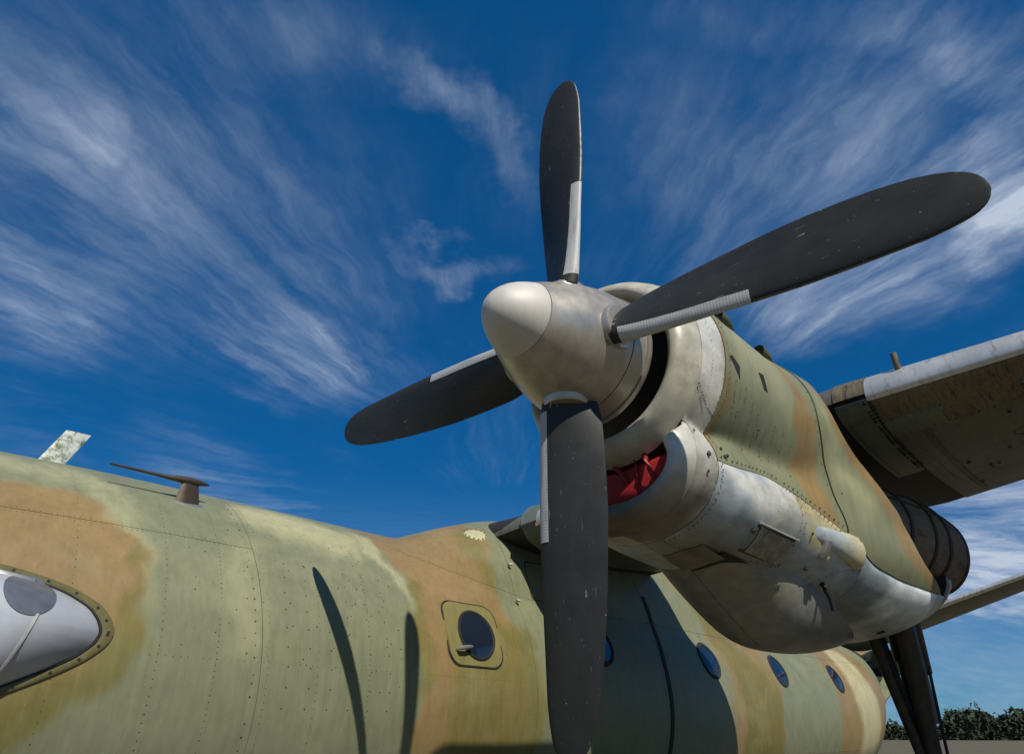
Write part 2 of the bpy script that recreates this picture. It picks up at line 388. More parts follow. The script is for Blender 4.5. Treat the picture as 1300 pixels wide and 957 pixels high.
M_glass, k_, b_, t_ = mat_base('dark_window_glass')
b_.inputs['Base Color'].default_value = (.012, .02, .035, 1); b_.inputs['Roughness'].default_value = .04; b_.inputs['IOR'].default_value = 1.6
b_.inputs['Coat Weight'].default_value = .5; b_.inputs['Coat Roughness'].default_value = .02
bp_ = k_.n('ShaderNodeBump', {'Strength': .15, 'Distance': .02, 'Height': k_.noise(k_.n('ShaderNodeTexCoord').outputs['Object'], 9, 2, .5)}); t_.links.new(bp_.outputs[0], b_.inputs['Normal'])
M_bub, k_, b_, t_ = mat_base('frosted_blister')
P_ = k_.n('ShaderNodeTexCoord').outputs['Object']
t_.links.new(k_.mix(k_.remap(k_.noise(P_, 3.5, 5, .6), .35, .7), (.36, .375, .41), (.47, .48, .51)), b_.inputs['Base Color'])
b_.inputs['Roughness'].default_value = .22; b_.inputs['Coat Weight'].default_value = .4
M_bub2 = plain('blister_oval_grey', (.115, .125, .15), .2)
M_bootm, k_, b_, t_ = mat_base('deicing_boot_rubber')
P_ = k_.n('ShaderNodeTexCoord').outputs['Object']
wv = k_.n('ShaderNodeTexWave', {'Vector': P_, 'Scale': 21., 'Distortion': .5, 'Detail': 2.}, bands_direction='Z')
n_ = k_.noise(k_.v('MULTIPLY', P_, (40, 40, 6)), 1, 4, .6)
c_ = k_.mix(k_.remap(wv.outputs[1], .05, .4), (.40, .395, .375), (.52, .51, .475))
c_ = k_.mix(k_.remap(n_, .5, .7, 0, .5), c_, (.20, .195, .18))
t_.links.new(c_, b_.inputs['Base Color']); b_.inputs['Roughness'].default_value = .5
bp_ = k_.n('ShaderNodeBump', {'Strength': .05, 'Distance': .0015, 'Height': wv.outputs[1]}); t_.links.new(bp_.outputs[0], b_.inputs['Normal'])

# ---------------------------------------------------------------- ground
gm, k, b, t = mat_base('dry_grass_ground')
Pg = k.n('ShaderNodeTexCoord').outputs['Object']
g1 = k.noise(Pg, .35, 6, .6); g2 = k.noise(Pg, 7, 5, .7)
gc = k.mix(k.remap(g1, .35, .65), (.080, .070, .036), (.135, .108, .060)); gc = k.mix(k.remap(g2, .4, .7, 0, .6), gc, (.16, .138, .092))
t.links.new(gc, b.inputs['Base Color']); b.inputs['Roughness'].default_value = .9
bp = k.n('ShaderNodeBump', {'Strength': .6, 'Distance': .05, 'Height': g2}); t.links.new(bp.outputs[0], b.inputs['Normal'])
tt = np.linspace(0, 2*np.pi, 48, endpoint=False)
gV = [(0, 0, 0)]; gF = []
for ri, r in enumerate((6, 20, 80, 400, 9000)):
    for a in tt: gV.append((r*math.cos(a), r*math.sin(a), 0))
for kx in range(48): gF.append((0, 1+kx, 1+(kx+1) % 48))
for ri in range(4):
    for kx in range(48):
        b0 = 1+ri*48; gF.append((b0+kx, b0+48+kx, b0+48+(kx+1) % 48, b0+(kx+1) % 48))
go = link('ground', mesh('ground', gV, gF, off=False), None, gm); tag(go, 'dry grass field under the parked aircraft', None, None, 'structure')

# ---------------------------------------------------------------- the aircraft
A = bpy.data.objects.new('transport_aircraft', None); C.objects.link(A); A.location = (0, YC, 0)
tag(A, 'camouflaged brown and green twin turboprop transport aircraft with four bladed black propeller', 'aircraft')

# --- fuselage
core_x = np.linspace(-7.15, 16.1, 80); core_t = np.linspace(0, 2*np.pi, 72, endpoint=False)
def fus_in(x, th): # th runs past pi: fold to the symmetric section
    th2 = np.where(th > np.pi, th-2*np.pi, th); r = fus_r(x, th2)-.02
    return np.stack([x+0*th, YC-r*np.sin(th2), cr(FX, FZ, x)+r*np.cos(th2)], -1)
FUS = loft('fuselage', [fus_in(np.full(72, x), core_t) for x in core_x], A, M_core, True, True, flip=False)
FZONES = [
 ([(-3.4, .70), (-1.69, .752), (-1.44, .734), (-1.22, .769), (-1.04, .9), (-.92, 1.042), (-.85, 1.22), (-.87, 1.386), (-1.04, 1.43), (-1.13, 1.62), (-1.49, 1.75), (-3.6, 1.7)], BROWN, .10, 1.),
 ([(-1.02, 1.44), (-.98, 1.299), (-.87, 1.156), (-.84, 1.32), (-.87, 1.476), (-.99, 1.62), (-1.6, 2.0), (-1.9, 1.75), (-1.17, 1.573)], OLIVE, .12, .85),
 ([(-1.25, .67), (-1.15, .66), (-.95, .896), (-.84, 1.144), (-.82, 1.287), (-.88, 1.149), (-.98, .99), (-1.13, .826)], PALE, .12, .42),
 ([(-1.0, 1.02), (-.9, 1.08), (-.93, 1.15), (-1.02, 1.12)], OLIVE, .06, .8),
 ([(-1.9, .45), (-1.2, .5), (-.9, .75), (-.9, .9), (-1.1, .7), (-1.9, .6)], PALE, .2, .45),
 ([(-.12, .459), (.21, .47), (.66, .473), (.91, .566), (.87, .822), (.62, .878), (.37, .807), (.06, .747), (-.15, .708)], PALE, .22, .66),
 ([(-.36, .95), (-.1, .896), (-.13, 1.296), (-.17, 1.47), (-.33, 1.446)], PALE, .22, .32),
 ([(1.1, .35), (2.43, .20), (2.6, .5), (2.29, .782), (2.4, 1.024), (2.4, 1.291), (2.51, 1.6), (2.3, 2.0), (1.2, 2.0), (1.29, 1.544), (1.24, 1.274), (1.27, 1.133), (1.22, .835), (1.12, .66)], BROWN, .08, 1.),
 ([(.94, .52), (1.1, .60), (1.17, .877), (1.23, 1.161), (1.19, 1.093), (1.07, .863), (.93, .75)], PALE, .07, .62),
 ([(2.2, .40), (2.45, .40), (2.34, .729), (2.45, .948), (2.25, .94), (2.12, .70)], OLIVE, .12, .75),
 ([(1.25, .943), (1.33, .992), (1.39, 1.263), (1.36, 1.543), (1.2, 1.65), (1.22, 1.274)], OLIVE, .12, .8),
 ([(1.56, 1.106), (2.09, 1.027), (2.29, 1.199), (2.6, 1.176), (2.75, 1.501), (2.7, 2.), (1.58, 2.)], OLIVE, .14, .8),
 ([(5.6, .5), (6.3, .774), (6.46, 1.039), (6.5, 1.381), (6.4, 2.), (7.9, 2.), (8.0, 1.332), (8.05, 1.05), (7.9, .7), (7.6, .4)], BROWN, .16, .85),
 ([(6.0, .5), (6.30, .774), (6.52, 1.039), (6.76, 1.369), (6.7, 2.), (7.9, 2.), (7.95, 1.332), (7.5, 1.132), (7.0, .897), (6.72, .7)], OLIVE, .2, .8),
 ([(10.2, .5), (12.6, .5), (13.6, 1.5), (13.6, 2), (10.1, 2.), (10.3, 1.2)], BROWN, .2, 1.),
 ([(11.2, .7), (12.0, .7), (12.6, 1.5), (12.4, 2.), (11.2, 2.), (11.1, 1.2)], (.52, .46, .26), .25, .9),
 ([(-6.5, -.9), (-4, -.3), (-3, -1.6), (-5, -2)], BROWN, .2, 1.), ([(2, -.4), (5, -.8), (4, -2), (1.5, -1.6)], BROWN, .2, 1.), ([(8, -.2), (11, -.6), (10, -1.8), (7.5, -1.4)], BROWN, .2, 1.),
 ([(14.4, .2), (16, .3), (16.4, 1.2), (14.8, 1.5)], BROWN, .2, 1.),
]
fpaint = camo(GREEN, FZONES, 1.45)
ws = lambda x: cr([-.12, .6, 1.2, 1.77, 2.49, 4, 6], [.52, .53, .61, .80, .91, .95, .92], x)
FXS = [-7.2, -2.7, -.12, 2.62, 4.95, 8.2, 11.4, 14.0, 16.15]
for i in range(len(FXS)-1):
    x0, x1 = FXS[i], FXS[i+1]
    near = -3 < x0 < 8
    na = max(12, int((x1-x0)/(.03 if near else .12))); seam = ws if 2 <= i <= 3 else .94
    x0f = (lambda th: -.12-.03*np.sin(2.6*np.asarray(th))) if x0 == -.12 else x0
    x1f = (lambda th: -.12-.03*np.sin(2.6*np.asarray(th))) if x1 == -.12 else x1
    for t0, t1 in ((0., seam), (seam, 1.95), (1.95, math.pi)):
        patch('skin_panel', fus, x0f, x1f, t0, t1, na, 40 if near else 16, FUS, M_camo, fpaint, outsign=-1)
    for t0, t1 in ((-.94, 0.), (-math.pi, -.94)):
        patch('skin_panel', fus, x0f, x1f, t0, t1, max(10, na//3), 20, FUS, M_camo, fpaint, outsign=-1)
# rivet rows on the port side
it = []
def row(surf, pts, step, r, jit=.0, skip=.06, out=-1):
    pts = np.array(pts, float)
    P, N = surf_pt(surf, pts[:, 0], pts[:, 1], out)
    L = np.concatenate([[0], np.cumsum(np.linalg.norm(np.diff(P, axis=0), axis=1))])
    for s in np.arange(0, L[-1], step):
        if random.random() < skip: continue
        a = np.interp(s, L, pts[:, 0]); b = np.interp(s, L, pts[:, 1])
        p, n = surf_pt(surf, a+random.uniform(-jit, jit), b+random.uniform(-jit, jit), out)
        it.append((p, n, r*random.uniform(.75, 1.2)))
def line(a, b, n=24): return list(zip(np.linspace(a[0], b[0], n), np.linspace(a[1], b[1], n)))
for x, st, r in ((-1.27, .05, .0038), (-.755, .045, .0042), (-.40, .034, .0042), (.33, .05, .004), (.76, .034, .0042), (1.12, .06, .0035), (2.55, .034, .0035), (3.1, .05, .004), (3.6, .05, .004)):
    row(fus, line((x, .56 if x < 0 else .75), (x, 1.9), 40), st, r)
row(fus, [(-.17-.03*math.sin(2.6*t), t) for t in np.linspace(.5, 1.9, 40)], .075, .0065, .0, .15)
row(fus, [(-.07-.03*math.sin(2.6*t), t) for t in np.linspace(.5, 1.9, 40)], .04, .0035)
for dth in (-.012, .012): row(fus, line((-2.4, .948+dth), (-.2, .935+dth), 40), .03, .0036)
row(fus, line((-.1, .93), (1.2, .93), 40), .05, .003)
row(fus, line((-.8, 1.5), (2.4, 1.5), 40), .045, .0033)
for o in (.016, -.016): row(fus, [(x, float(ws(x))+o) for x in np.linspace(.4, 4.6, 60)], .036, .0034)
for k in range(64):                                                        # scattered larger fasteners
    x = random.uniform(-.7, 1.1); t = random.uniform(.75, 1.6); p, n = surf_pt(fus, x, t, -1); it.append((p, n, random.uniform(.004, .0075)))
for gx in np.arange(.08, .95, .17):
    for gt in np.arange(1.0, 1.7, .085): p, n = surf_pt(fus, gx+.02*math.sin(9*gt), gt, -1); it.append((p, n, .0062))
for gx in np.arange(1.35, 2.6, .042):                                      # close riveting round the hatch
    for gt in np.arange(.95, 1.75, .05):
        if 1.5 < gx < 2.25 and 1.0 < gt < 1.5: continue
        p, n = surf_pt(fus, gx, gt, -1); it.append((p, n, .0026))
dots('rivets', it, FUS, M_rivet)

def on_skin(surf, cx, ct, rr, out=-1):
    """local frame function on a skin: (u along, s round the girth, h off the skin) -> point"""
    def f(u, s, h=0.):
        u = np.asarray(u, float); s = np.asarray(s, float)
        p, n = surf_pt(surf, cx+u, ct+s/rr, out); return p+n*np.asarray(h, float)[..., None]
    return f
def fan(name, f, out_u, out_s, hfun, rings, parent, mat, flip=False):
    """domed sheet filling an outline; hfun(rho) is its height off the skin"""
    cu, cs = np.mean(out_u), np.mean(out_s); L = []
    for rho in np.linspace(1, .02, rings):
        L.append(f(cu+(out_u-cu)*rho, cs+(out_s-cs)*rho, np.full(len(out_u), hfun(rho))))
    return loft(name, L, parent, mat, False, True, flip=flip)
def ring(name, f, out_u, out_s, scale0, scale1, h, parent, mat, flip=False, h0=-.004):
    cu, cs = np.mean(out_u), np.mean(out_s); L = []
    for sc, hh in ((scale0, h0), (scale0, h*.7), (scale0+(scale1-scale0)*.2, h), (scale0+(scale1-scale0)*.8, h), (scale1, h*.7), (scale1, h0)):
        L.append(f(cu+(out_u-cu)*sc, cs+(out_s-cs)*sc, np.full(len(out_u), hh)))
    return loft(name, L, parent, mat, flip=flip)
ta = np.linspace(0, 2*np.pi, 48, endpoint=False)
# --- cabin windows behind the wing
for cx in (3.75, 6.12, 8.22, 10.55):
    ct = 1.19; f = on_skin(fus, cx, ct, 1.45)
    wobj = bpy.data.objects.new('cabin_window', None); C.objects.link(wobj); wobj.parent = A
    ring('window_frame', f, .215*np.cos(ta), .225*np.sin(ta), 1.05, .84, .014, wobj, M_rubber, flip=False)
    fan('window_pane', f, .188*np.cos(ta), .197*np.sin(ta), lambda r: .004+.012*(1-r*r), 6, wobj, M_glass, flip=False)
# --- emergency hatch with its window
def rrect(hx, hs, r, n=10):
    o = []
    for sx, ss, a0 in ((1, 1, 0), (-1, 1, 90), (-1, -1, 180), (1, -1, 270)):
        for k in range(n):
            a = rad(a0+90*k/(n-1)); o.append((sx*(hx-r)+r*math.cos(a), ss*(hs-r)+r*math.sin(a)))
    o = np.array(o); return o[:, 0], o[:, 1]
fh = on_skin(fus, 1.87, 1.25, 1.45)
H = bpy.data.objects.new('escape_hatch', None); C.objects.link(H); H.parent = A
hu, hs = rrect(.32, .275, .13)
ring('hatch_frame', fh, hu, hs, 1.03, .985, .005, H, M_rivetd)
hp = fan('hatch_panel', fh, hu*.975, hs*.975, lambda r: .009, 14, H, M_camo)
paint_attr(hp.data, np.tile(np.array((.215, .19, .07)), (len(hp.data.vertices), 1)))
ring('window_frame', fh, .03+.205*np.cos(ta), .01+.205*np.sin(ta), 1.06, .93, .019, H, M_rivetd, h0=.006)
fan('window_pane', fh, .03+.195*np.cos(ta), .01+.195*np.sin(ta), lambda r: .013+.014*(1-r*r), 6, H, M_glass)
p0 = fh(-.235, .155, .012); p1 = fh(-.235, .155, .05); p2 = fh(-.10, .135, .055)
tube('hatch_handle', [p0, p1, (p1+p2)/2+np.array([0, -.005, 0]), p2], [.016, .017, .018, .012], H, M_steel, 12)
hb = []
for k in range(0, 40, 3):
    P_, N_ = surf_pt(fus, 1.90+hu[k]*1.09, 1.245+hs[k]*1.09/1.45, -1); hb.append((P_, N_, .004))
dots('screws', hb, H, M_rivet)
# --- blister window on the left
bpx = [(-1.075, 1.433), (-1.10, 1.39), (-1.155, 1.345), (-1.29, 1.295), (-1.44, 1.262), (-1.62, 1.235), (-1.85, 1.22), (-2.08, 1.25), (-2.25, 1.33), (-2.33, 1.45), (-2.28, 1.58), (-2.1, 1.68), (-1.85, 1.71), (-1.62, 1.672), (-1.45, 1.62), (-1.30, 1.572), (-1.18, 1.525), (-1.10, 1.475)]
bq = np.array(bpx+[bpx[0]]); tq = np.linspace(0, len(bpx), 96, endpoint=False)
bu = np.interp(tq, np.arange(len(bq)), bq[:, 0]); bt = np.interp(tq, np.arange(len(bq)), bq[:, 1])
for _ in range(3): bu = (np.roll(bu, 1)+2*bu+np.roll(bu, -1))/4; bt = (np.roll(bt, 1)+2*bt+np.roll(bt, -1))/4
fb = on_skin(fus, -1.75, 1.455, 1.45); bu = bu+1.75; bs = (bt-1.455)*1.45
B = bpy.data.objects.new('blister_window', None); C.objects.link(B); B.parent = A
ring('window_frame', fb, bu, bs, 1.12, .99, .014, B, M_camo, flip=True)
fr = bpy.data.objects[B.children[0].name]; paint_attr(fr.data, np.tile(np.array((.13, .115, .045)), (len(fr.data.vertices), 1)))
ring('window_seal', fb, bu, bs, 1.0, .965, .020, B, M_rivetd, flip=True)
fan('window_pane', fb, bu*.975, bs*.975, lambda r: .012+.17*(1-r**2.2), 22, B, M_bub, flip=True)
def bl_h(u, s):
    # height of the blister above the skin at (u, s): invert the fan by angle
    a = np.arctan2(s-np.mean(bs), u-np.mean(bu)); oa = np.arctan2(bs-np.mean(bs), bu-np.mean(bu)); orr = np.hypot(bu-np.mean(bu), bs-np.mean(bs))*.975
    o = np.argsort(oa); R = np.interp(a, oa[o], orr[o], period=2*np.pi); return .012+.17*(1-(np.clip(np.hypot(u-np.mean(bu), s-np.mean(bs))/R, 0, 1))**2.2)
pu, ps = .26+.13*np.cos(ta), -.175+.125*np.sin(ta)
L = [fb(.26+(pu-.26)*r, -.175+(ps+.175)*r, bl_h(.26+(pu-.26)*r, -.175+(ps+.175)*r)+.004) for r in (1, .75, .5, .25, .03)]
loft('dark_oval', L, B, M_bub2, False, True, flip=False)  # a darker oval laid just proud of the blister pane
su = np.linspace(.30, .20, 14); ss = np.linspace(-.06, .26, 14); hh = bl_h(su, ss)+.003
loft('brace', [np.array([fb(u-.009, s, h), fb(u-.006, s, h+.004), fb(u+.006, s, h+.004), fb(u+.009, s, h)]) for u, s, h in zip(su, ss, hh)], B, M_brace)
c0 = fb(.19, -.275, .030); ex = fb(.29, -.255, .03)-fb(.09, -.29, .03)
e1 = ex/np.linalg.norm(ex); nn = fb(.23, -.3, 1.)-fb(.23, -.3, 0.); e2 = np.cross(nn, e1)
box('latch', c0, ex*.5, e2*.022, nn*.010, B, M_steel, .4)
bb = []
for k in range(0, 96, 5):
    cu_, cs_ = np.mean(bu), np.mean(bs); P_, N_ = surf_pt(fus, -1.75+cu_+(bu[k]-cu_)*1.06, 1.455+(cs_+(bs[k]-cs_)*1.06)/1.45, -1); bb.append((P_+N_*.013, N_, .0105))
dots('screws', bb, B, M_rivetd)
# --- aerials on the roof
def slab(name, base, topq, th, parent, mat):
    """thin tapered blade between two quads' edges; base/top: (front, rear) points, th: half thickness vector"""
    L = []
    for (f_, r_), s in ((base, 1.), (topq, .6)):
        f_, r_ = np.array(f_), np.array(r_); c = f_+(r_-f_)*.35
        L.append([f_, f_+(r_-f_)*.12+th*s*.7, c+th*s, r_-(r_-f_)*.15+th*s*.5, r_, r_-(r_-f_)*.15-th*s*.5, c-th*s, f_+(r_-f_)*.12-th*s*.7])
    return loft(name, L, parent, mat, True, True)
M_moss, k_, b_, t_ = mat_base('white_paint_with_moss')
P_ = k_.n('ShaderNodeTexCoord').outputs['Object']
mo = k_.m('MULTIPLY', k_.remap(k_.noise(P_, 16, 6, .7), .42, .62, 0, 1, True), 1.)
t_.links.new(k_.mix(mo, (.66, .67, .62), (.13, .17, .045)), b_.inputs['Base Color']); b_.inputs['Roughness'].default_value = .6
ant = slab('blade_antenna', (ANT[0], ANT[1]), (ANT[2], ANT[3]), np.array([0, .012, 0]), A, M_moss)
PA = bpy.data.objects.new('probe_antenna', None); C.objects.link(PA); PA.parent = A
ms = slab('mast', (MAST[0], MAST[1]), (MAST[2], MAST[3]), np.array([0, .022, 0]), PA, M_bronze)
fbse = on_skin(fus, -.525, .64, 1.45)
fan('base_plate', fbse, .125*np.cos(ta), .05*np.sin(ta), lambda r: .008 if r < .99 else -.003, 4, PA, M_steel)
tube('rod', ROD, [.008, .011, .013, .016, .024, .026, .022, .006], PA, M_bronze, 14)
# --- small fittings on the fuselage side
oc = on_skin(fus, 2.43, .495, 1.45)
cvp = fan('access_cover', oc, .135*np.cos(ta), .105*np.sin(ta), lambda r: .007 if r < .99 else -.003, 5, A, M_camo); paint_attr(cvp.data, np.tile(np.array(PALE)*1.05, (len(cvp.data.vertices), 1)))
dots('screws', [(lambda pn: (pn[0]+pn[1]*.006, pn[1], .0085))(surf_pt(fus, 2.43+.118*math.cos(a), .495+.09*math.sin(a)/1.45, -1)) for a in np.linspace(0, 2*np.pi, 14, endpoint=False)], cvp, M_rivetd)
for nx, nt in ((2.62, .746), (2.60, .975)):
    p, n = surf_pt(fus, nx, nt, -1); tube('drain_nozzle', [p-n*.005, p+n*.035, p+n*.05+np.array([.02, 0, -.01])], [.016, .015, .010], A, M_steel, 12)
fd = on_skin(fus, 3.02, .82, 1.45); du, ds = rrect(.16, .17, .05)
ring('door_seam', fd, du, ds, 1.0, .93, .004, A, M_rivet)
# dark rubbing strip down the side, abreast of the flaps
th_ = np.linspace(.76, 2.0, 40); L = []
for t in th_:
    f0 = [surf_pt(fus, 4.93+.14*math.exp(-((t-.95)/.25)**2)+d, t, -1) for d in (-.045, -.03, .03, .045)]
    L.append([f0[0][0]-f0[0][1]*.004, f0[1][0]+f0[1][1]*.010, f0[2][0]+f0[2][1]*.010, f0[3][0]-f0[3][1]*.004])
link('rubbing_strip', mesh('rubbing_strip', np.array(L).reshape(-1, 3), grid_faces(40, 4, flip=True)), A, M_rubber)
# --- engine nacelle
def nac_core(x, n=64):
    t = np.linspace(0, 2*np.pi, n, endpoint=False); t2 = np.where(t > np.pi, t-2*np.pi, t)
    r = nac_r(np.full(n, x), t2)-.02; y = -r*np.sin(t2); z = -.25+r*np.cos(t2)
    sq = float(np.interp(x, [1.9, 2.9], [1, .62])); y = np.where(z > -.62, y*sq, y*(1-(1-sq)*np.clip((z+.95)/.33, 0, 1)))
    return np.stack([np.full(n, x), y, np.minimum(z, .40) if x > 2.3 else z], -1)
NAC = loft('engine_nacelle', [nac_core(x) for x in np.concatenate([np.linspace(.45, 2.2, 18), np.linspace(2.35, 3.9, 16)])], A, M_core, False, True)
NZ = [([(.55, .3), (.60, .88), (.59, 1.031), (.60, 1.316), (.60, 1.772), (.58, 2.25), (.645, 2.2), (.665, 1.772), (.67, 1.4), (.655, .9), (.64, .3)], BROWN, .05, 1.),
      ([(1.50, .3), (1.52, .83), (1.47, 1.27), (1.633, 1.57), (1.668, 2.2), (1.94, 2.25), (1.89, 1.553), (1.734, 1.217), (1.66, .855), (1.62, .3)], BROWN, .05, 1.),
      ([(2.05, .3), (2.2, .9), (2.75, 1.296), (3.5, 1.62), (4.3, 2.4), (4.6, 2.4), (4.6, .3)], BROWN, .02, 0.),
      ([(.75, .2), (1.5, .5), (1.4, 1.2), (.8, 1.2)], PALE, .3, .35), ([(1.9, 1.), (2.1, 1.3), (2.4, 1.9), (2.3, 2.1), (2.05, 1.8)], PALE, .2, .4)]
DIAG_T = [0., .55, .87, .98, 1.164, 1.468, 1.78, 2.065, 2.30, 2.44, 2.6]; DIAG_X = [2.5, 2.12, 2.02, 2.04, 2.121, 2.40, 2.60, 2.815, 2.983, 3.31, 3.45]
diag = lambda th: cr(DIAG_T, DIAG_X, np.abs(th))
npaint0 = camo(GREEN, NZ, .6)
def npaint(a, b):       # plus a brown band that runs along the slanting rear edge
    c = npaint0(a, b); d = diag(b)-a; wdt = .05+.17*np.clip((np.abs(b)-.9)/1.3, 0, 1)
    m = np.clip((wdt-d)/.05+.5, 0, 1)[:, None]; return c*(1-m)+np.array(BROWN)*m
midseam = lambda th: cr([0, .5, .856, 1.18, 1.695, 2.04, 2.22, 2.5], [1.88, 1.87, 1.85, 1.84, 1.985, 2.03, 2.08, 2.12], np.abs(th))
lows = lambda x: cr(LS_X, LS_T, x); lowsn = lambda x: -cr(LS_X, LS_T, x)
patch('side_panel', nac, .625, midseam, 0., lows, 60, 60, NAC, M_camo, npaint, lift=.003, outsign=-1)
patch('side_panel', nac, midseam, diag, 0., lows, 60, 60, NAC, M_camo, npaint, lift=.012, outsign=-1)
patch('side_panel', nac, .625, 2.0, lowsn, 0., 30, 30, NAC, M_camo, npaint, outsign=-1)
patch('side_panel', nac, 2.0, diag, lowsn, 0., 30, 30, NAC, M_camo, npaint, outsign=-1)
YEL = (.56, .48, .26); BLUE = (.44, .485, .50)
BZ = [([(.57, 2.25), (.9, 2.15), (1.45, 2.1), (1.5, 2.3), (1.2, 2.42), (.8, 2.3)], (.78, .755, .66), .12, .95), ([(1.45, 2.12), (1.9, 2.12), (2.1, 2.3), (1.8, 2.46), (1.5, 2.42)], YEL, .07, 1.),  # near-white top zone: chalky paint, brightened in colour for the sunlit shoulder
      ([(1.2, 2.3), (1.5, 2.3), (1.45, 2.5), (1.2, 2.5)], YEL, .12, .5), ([(.7, 2.42), (1.5, 2.38), (1.5, 2.62), (.8, 2.66)], (.33, .39, .42), .16, .7), ([(1.6, 2.5), (2.0, 2.45), (2.1, 2.7), (1.7, 2.8)], (.36, .41, .43), .14, .7), ([(2.2, 2.4), (2.55, 2.4), (2.6, 2.75), (2.2, 2.9)], (.16, .19, .20), .2, .6), ([(2.6, 2.4), (3.15, 2.4), (3.25, 2.65), (2.6, 2.65)], (.80, .84, .84), .12, .95),  # the whitest rear patch has a sun glint painted into it
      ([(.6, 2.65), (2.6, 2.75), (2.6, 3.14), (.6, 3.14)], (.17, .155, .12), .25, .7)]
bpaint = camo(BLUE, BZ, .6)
lowb = lambda x: cr([.5, 1.0, 1.65, 1.82, 2.0, 2.25, 2.6], [3.0, 2.97, 2.94, 2.88, 2.58, 2.47, 2.46], x)
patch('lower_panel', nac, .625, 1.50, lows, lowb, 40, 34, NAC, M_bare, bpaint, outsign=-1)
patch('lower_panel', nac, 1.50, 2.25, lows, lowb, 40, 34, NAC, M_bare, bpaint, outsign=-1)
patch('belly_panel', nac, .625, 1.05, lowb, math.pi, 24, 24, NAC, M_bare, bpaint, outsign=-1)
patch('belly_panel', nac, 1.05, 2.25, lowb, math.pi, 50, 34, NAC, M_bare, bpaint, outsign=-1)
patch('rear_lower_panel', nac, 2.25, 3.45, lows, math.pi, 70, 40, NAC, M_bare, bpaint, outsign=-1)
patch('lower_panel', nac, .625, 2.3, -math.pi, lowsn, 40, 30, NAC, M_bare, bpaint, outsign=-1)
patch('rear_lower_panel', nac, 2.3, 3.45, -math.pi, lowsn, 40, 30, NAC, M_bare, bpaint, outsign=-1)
# gear bay fairing hanging under the belly
GX = [1.0, 1.15, 1.30, 1.55, 1.85, 2.3, 2.9, 3.3, 3.55]; GB = [-.94, -1.01, -1.085, -1.205, -1.325, -1.35, -1.29, -1.20, -1.12]; GW = [.20, .25, .29, .335, .37, .39, .38, .36, .30]
def gear(x, th):
    b = cr(GX, GB, x); wd = cr(GX, GW, x); zc = -.88; h = zc-b
    n = 2.3; r = 1/((np.abs(np.sin(th))/wd)**n+(np.abs(np.cos(th))/h)**n)**(1/n)
    return np.stack([x+0*th, -r*np.sin(th), zc+r*np.cos(th)], -1)
gpaint = camo((.20, .205, .19), [([(1.0, 1.6), (1.9, 1.6), (1.7, 2.5), (1.1, 2.6)], (.27, .235, .165), .3, .8), ([(2.0, 1.6), (3.0, 1.6), (3.0, 2.6), (2.2, 2.8)], (.12, .13, .13), .3, .7)], .38)
patch('gear_door', gear, 1.0, 3.5, 1.4, math.pi, 60, 30, NAC, M_bare, gpaint, outsign=-1)
patch('gear_door', gear, 1.0, 3.5, -math.pi, -1.4, 60, 30, NAC, M_bare, gpaint, outsign=-1)
loft('gear_bay', [np.stack([np.full(40, x), *(gear(x, np.linspace(-np.pi, np.pi, 40, endpoint=False))*np.array([1, .95, 1]))[:, 1:].T], -1)*np.array([1, 1, 1])+np.array([0, 0, .02]) for x in np.linspace(1.02, 3.48, 20)], NAC, M_core, True, True)
# cowl: lip ring, upper ring, chin
CC = (.50, .47, .385)
revolve('cowl_lip', [(.85, .36), (.55, .385), (.42, .40), (.35, .415), (.31, .432), (.288, .453), (.283, .473), (.292, .495), (.315, .518), (.355, .543), (.42, .567)], NAC, M_cowl, 120)
lipo = NAC.children[-1]
cz_ = [([(.30, 0), (.62, 0), (.62, 1.6), (.30, 1.6)], (.70, .685, .62), .04, .8), ([(.30, 2.5), (.62, 2.4), (.62, 3.2), (.30, 3.2)], (.13, .105, .075), .25, .85), ([(.3, 1.9), (.45, 1.9), (.45, 2.5), (.3, 2.5)], (.15, .125, .09), .12, .6), ([(.45, 1.7), (.62, 1.7), (.62, 2.2), (.45, 2.2)], (.70, .68, .63), .12, .8)]  # last zone: the cheek's highlight put into its colour
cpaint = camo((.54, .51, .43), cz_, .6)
def paint_obj(o, colr): paint_attr(o.data, np.tile(np.array(colr, float), (len(o.data.vertices), 1)))
for o in NAC.children:
    if o.name.startswith('cowl_lip'): paint_obj(o, (.53, .505, .40))
ysp = lambda x: cr([.40, .54, .65], [1.50, 1.70, 1.78], x)
patch('cowl_ring', nac, .42, .62, 0., ysp, 16, 50, NAC, M_cowl, cpaint, outsign=-1)
patch('cowl_ring', nac, .42, .62, -1.6, 0., 12, 40, NAC, M_cowl, cpaint, outsign=-1)
patch('chin_cowl', nac, .42, .62, ysp, math.pi, 22, 60, NAC, M_cowl, cpaint, lift=.001, outsign=-1)
patch('chin_cowl', nac, .42, .62, -math.pi, -1.6, 14, 40, NAC, M_cowl, cpaint, outsign=-1)
tq = np.linspace(0, 2*np.pi, 96, endpoint=False)
def chin_outer():                                   # where the rays from the middle of the intake leave the cowl at x = .42
    o = []
    for a in tq:
        d = np.array([-math.sin(a), math.cos(a)]); best = .43
        if math.cos(a) < .45:
            for rr in np.linspace(.30, .60, 301):
                y, z = d[0]*rr, -.60+d[1]*rr; th = math.atan2(abs(y), z+.25)
                if math.hypot(y, z+.25) > nac_r(np.array([.42]), np.array([th]))[0]: break
                best = rr
        o.append(best)
    o = np.array(o)
    for _ in range(2): o = (np.roll(o, 1)+2*o+np.roll(o, -1))/4
    return o
co = chin_outer()
def chin_in(g=0.): return 1/np.sqrt((np.sin(tq)/(.352+g))**2+(np.cos(tq)/(.195+g))**2)
